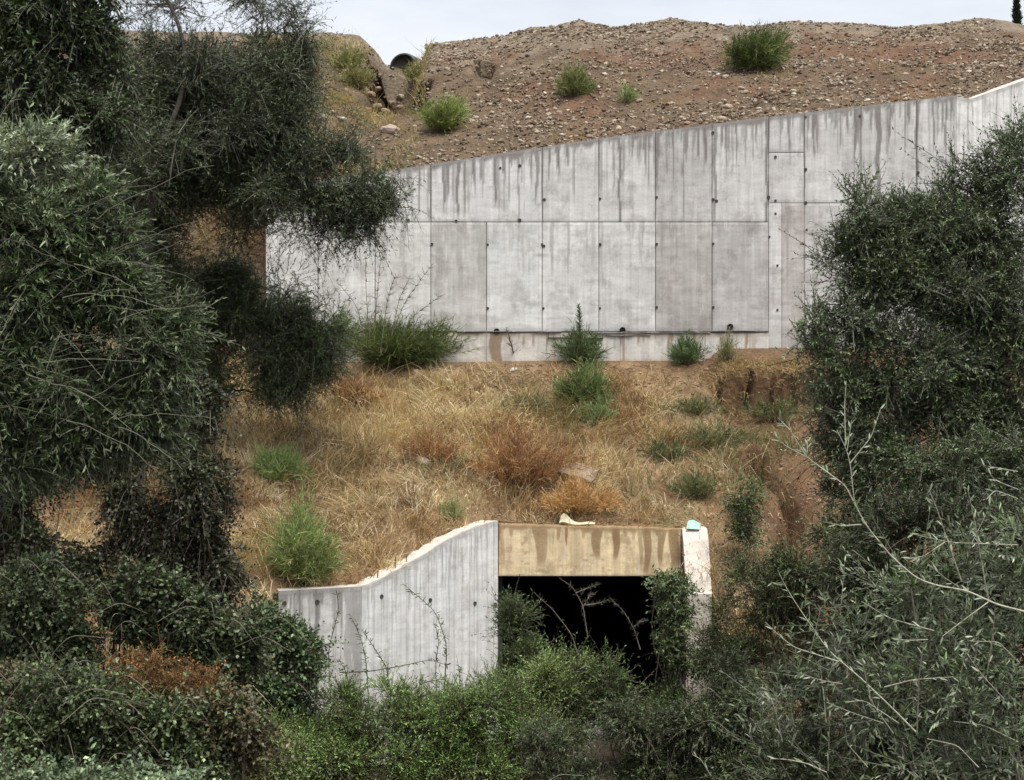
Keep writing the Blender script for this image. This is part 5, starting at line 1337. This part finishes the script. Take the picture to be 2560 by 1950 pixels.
for c in Cm:
    tube(A, wiggle(fb - [0, 0, .1], c, 10, .06), np.linspace(.018, .006, 10), 6, (.09, .085, .065))
obj("limbs", A.mesh("limbs", fb, smooth=True), M_BARK, t7)
LV = np.array([[0, 0, 0], [.3, .09, -.01], [.68, .08, -.02], [1, 0, -.09], [.68, -.08, -.02], [.3, -.09, -.01], [.3, 0, .012], [.68, 0, .004]])
LF = [[0, 1, 6], [1, 2, 7, 6], [2, 3, 7], [0, 6, 5], [6, 7, 4, 5], [7, 3, 4]]
leaf_me = []
for c in ((.22, .26, .18), (.16, .21, .12), (.29, .32, .24), (.12, .17, .08)):
    A = Acc(); A.add(LV, np.array(LF[1:2]), c)
    A.f = [np.array([LF[0], LF[2], LF[3], LF[5]]), np.array([LF[1], LF[4]])]
    me = A.mesh("leaf"); me.materials.append(M_LEAF); leaf_me.append(me)
BR = [[zr(2230, 715), zr(2050, 670), zr(1880, 590), zr(1700, 560), zr(1590, 520), zr(1450, 400), zr(1310, 230), zr(1240, 110), zq_(1230, 1500), zq_(1210, 1300), zq_(1190, 1210), zq_(1130, 1090)],
      [zq_(1190, 1210), zq_(1205, 1100), zq_(1215, 1035)], [zq_(1205, 1285), zq_(1330, 1130), zq_(1385, 960)], [zq_(1225, 1500), zq_(1180, 1410), zq_(960, 1250), zq_(860, 1090), zq_(855, 1040)], [zq_(960, 1250), zq_(830, 1180), zq_(765, 1110)], [zq_(960, 1250), zq_(962, 1140)],
      [zq_(860, 1090), zq_(790, 1020)], [zq_(1180, 1150), zq_(1175, 950), zq_(1185, 810)],
      [zr(1640, 1450), zr(1480, 1290), zr(1300, 1120), zr(1100, 950), zr(930, 710), zr(845, 580), zr(790, 470)], [zr(845, 580), zr(750, 540)], [zr(846, 575), zr(855, 455)], [zr(1180, 1030), zr(900, 930), zr(800, 850), zr(720, 770)],
      [zr(2060, 680), zr(2000, 450), zr(1940, 200), zr(1880, 0)], [zr(1900, 560), zr(1790, 300), zr(1720, 130), zr(1660, 10)], [zr(2230, 345), zr(1800, 320), zr(1550, 260)], [zr(1740, 850), zr(1450, 760), zr(1270, 650)], [zr(2060, 680), zr(1850, 790), zr(1740, 850)],
      [zr(1530, 1390), zr(1300, 1230), zr(1180, 1230)], [zr(1440, 1390), zr(1240, 1310), zr(1070, 1230)], [zr(1200, 1160), zr(1050, 1120), zr(920, 1065)], [zr(1760, 1700), zr(1640, 1450)], [zr(1110, 1680), zr(980, 1610), zr(850, 1570), zr(750, 1555)],
      [zr(850, 1500), zr(790, 1290), zr(720, 1130)], [zr(430, 1700), zr(360, 1580), zr(300, 1540), zr(310, 1460)], [zr(2230, 20), zr(2060, -40), zq_(1980, 1300)], [zq_(2230, 1180), zq_(2130, 1030)], [zq_(2230, 1500), zq_(2060, 1440), zq_(1990, 1490)], [zq_(2230, 1340), zq_(2000, 1300)],
      [zr(1800, 330), zr(1650, 400), zr(1540, 405)], [zr(1310, 225), zr(1180, 225), zr(1060, 195)], [zr(1120, 1670), zr(1100, 1380), zr(1085, 1250)], [zr(1640, 1450), zr(1620, 1100), zr(1630, 900)], [zr(2050, 1100), zr(2050, 850), zr(2040, 690)], [zr(1880, 590), zr(1780, 530), zr(1650, 430)],
      [zr(1700, 900), zr(1580, 890), zr(1460, 870)], [zr(2150, 1250), zr(1980, 1080), zr(1870, 940)], [zr(1450, 1180), zr(1600, 1120), zr(1800, 1085)], [zr(1500, 1450), zr(1350, 1250), zr(1280, 1010)], [zr(2200, 1000), zr(2090, 900), zr(1900, 880)], [zr(2230, 1500), zr(2000, 1380), zr(1800, 1340)], [zr(2000, 1650), zr(1850, 1500), zr(1650, 1440)], [zr(1350, 1650), zr(1200, 1480), zr(1180, 1380)]]
lead = 0
for bi, pth in enumerate(BR):
    dY = FY + (bi % 5) * .22 - .4 if bi > 7 else FY - .1
    pts = smooth_path([atf(p, q, dY) for p, q in pth], 6 + 4 * len(pth))
    m = len(pts)
    pts[:, 1] += np.linspace(.25, 0, m) * (bi > 7)
    ln = np.linalg.norm(np.diff(pts, axis=0), axis=1).sum()
    A = Acc(); tube(A, pts, np.linspace(.0036 + .0022 * min(ln, 2.0), .0022, m), 6, np.array([.42, .40, .31]) * rng.uniform(.8, 1.15))
    br = obj("branch", A.mesh("branch", fb, smooth=True), M_BARK, t7)
    k = int(np.clip(ln * 14, 4, 22))
    for j in range(k):
        if lead >= 295: break
        u = .12 + .88 * (j + random.random()) / k
        p = np.array([np.interp(u * (m - 1), np.arange(m), pts[:, c]) for c in range(3)])
        i0 = min(int(u * (m - 1)), m - 2); tg = unit(pts[i0 + 1] - pts[i0])
        rnd = unit(rng.normal(0, 1, 3)); sd_ = unit(np.cross(tg, rnd))
        d = Vector(unit(tg * .75 + sd_ * .75 + np.array([0, 0, .15])))
        upv = Vector((random.uniform(-.4, .4), -.6, .8)); yv = upv.cross(d).normalized(); zv = d.cross(yv)
        L = random.uniform(.045, .08)
        R3 = Matrix((d, yv, zv)).transposed().to_4x4()
        o = obj("leaf", random.choice(leaf_me), None, br)
        o.matrix_basis = Matrix.Translation(Vector(p - fb)) @ R3 @ Matrix.Diagonal((L, L * random.uniform(.9, 1.2), L, 1))
        lead += 1
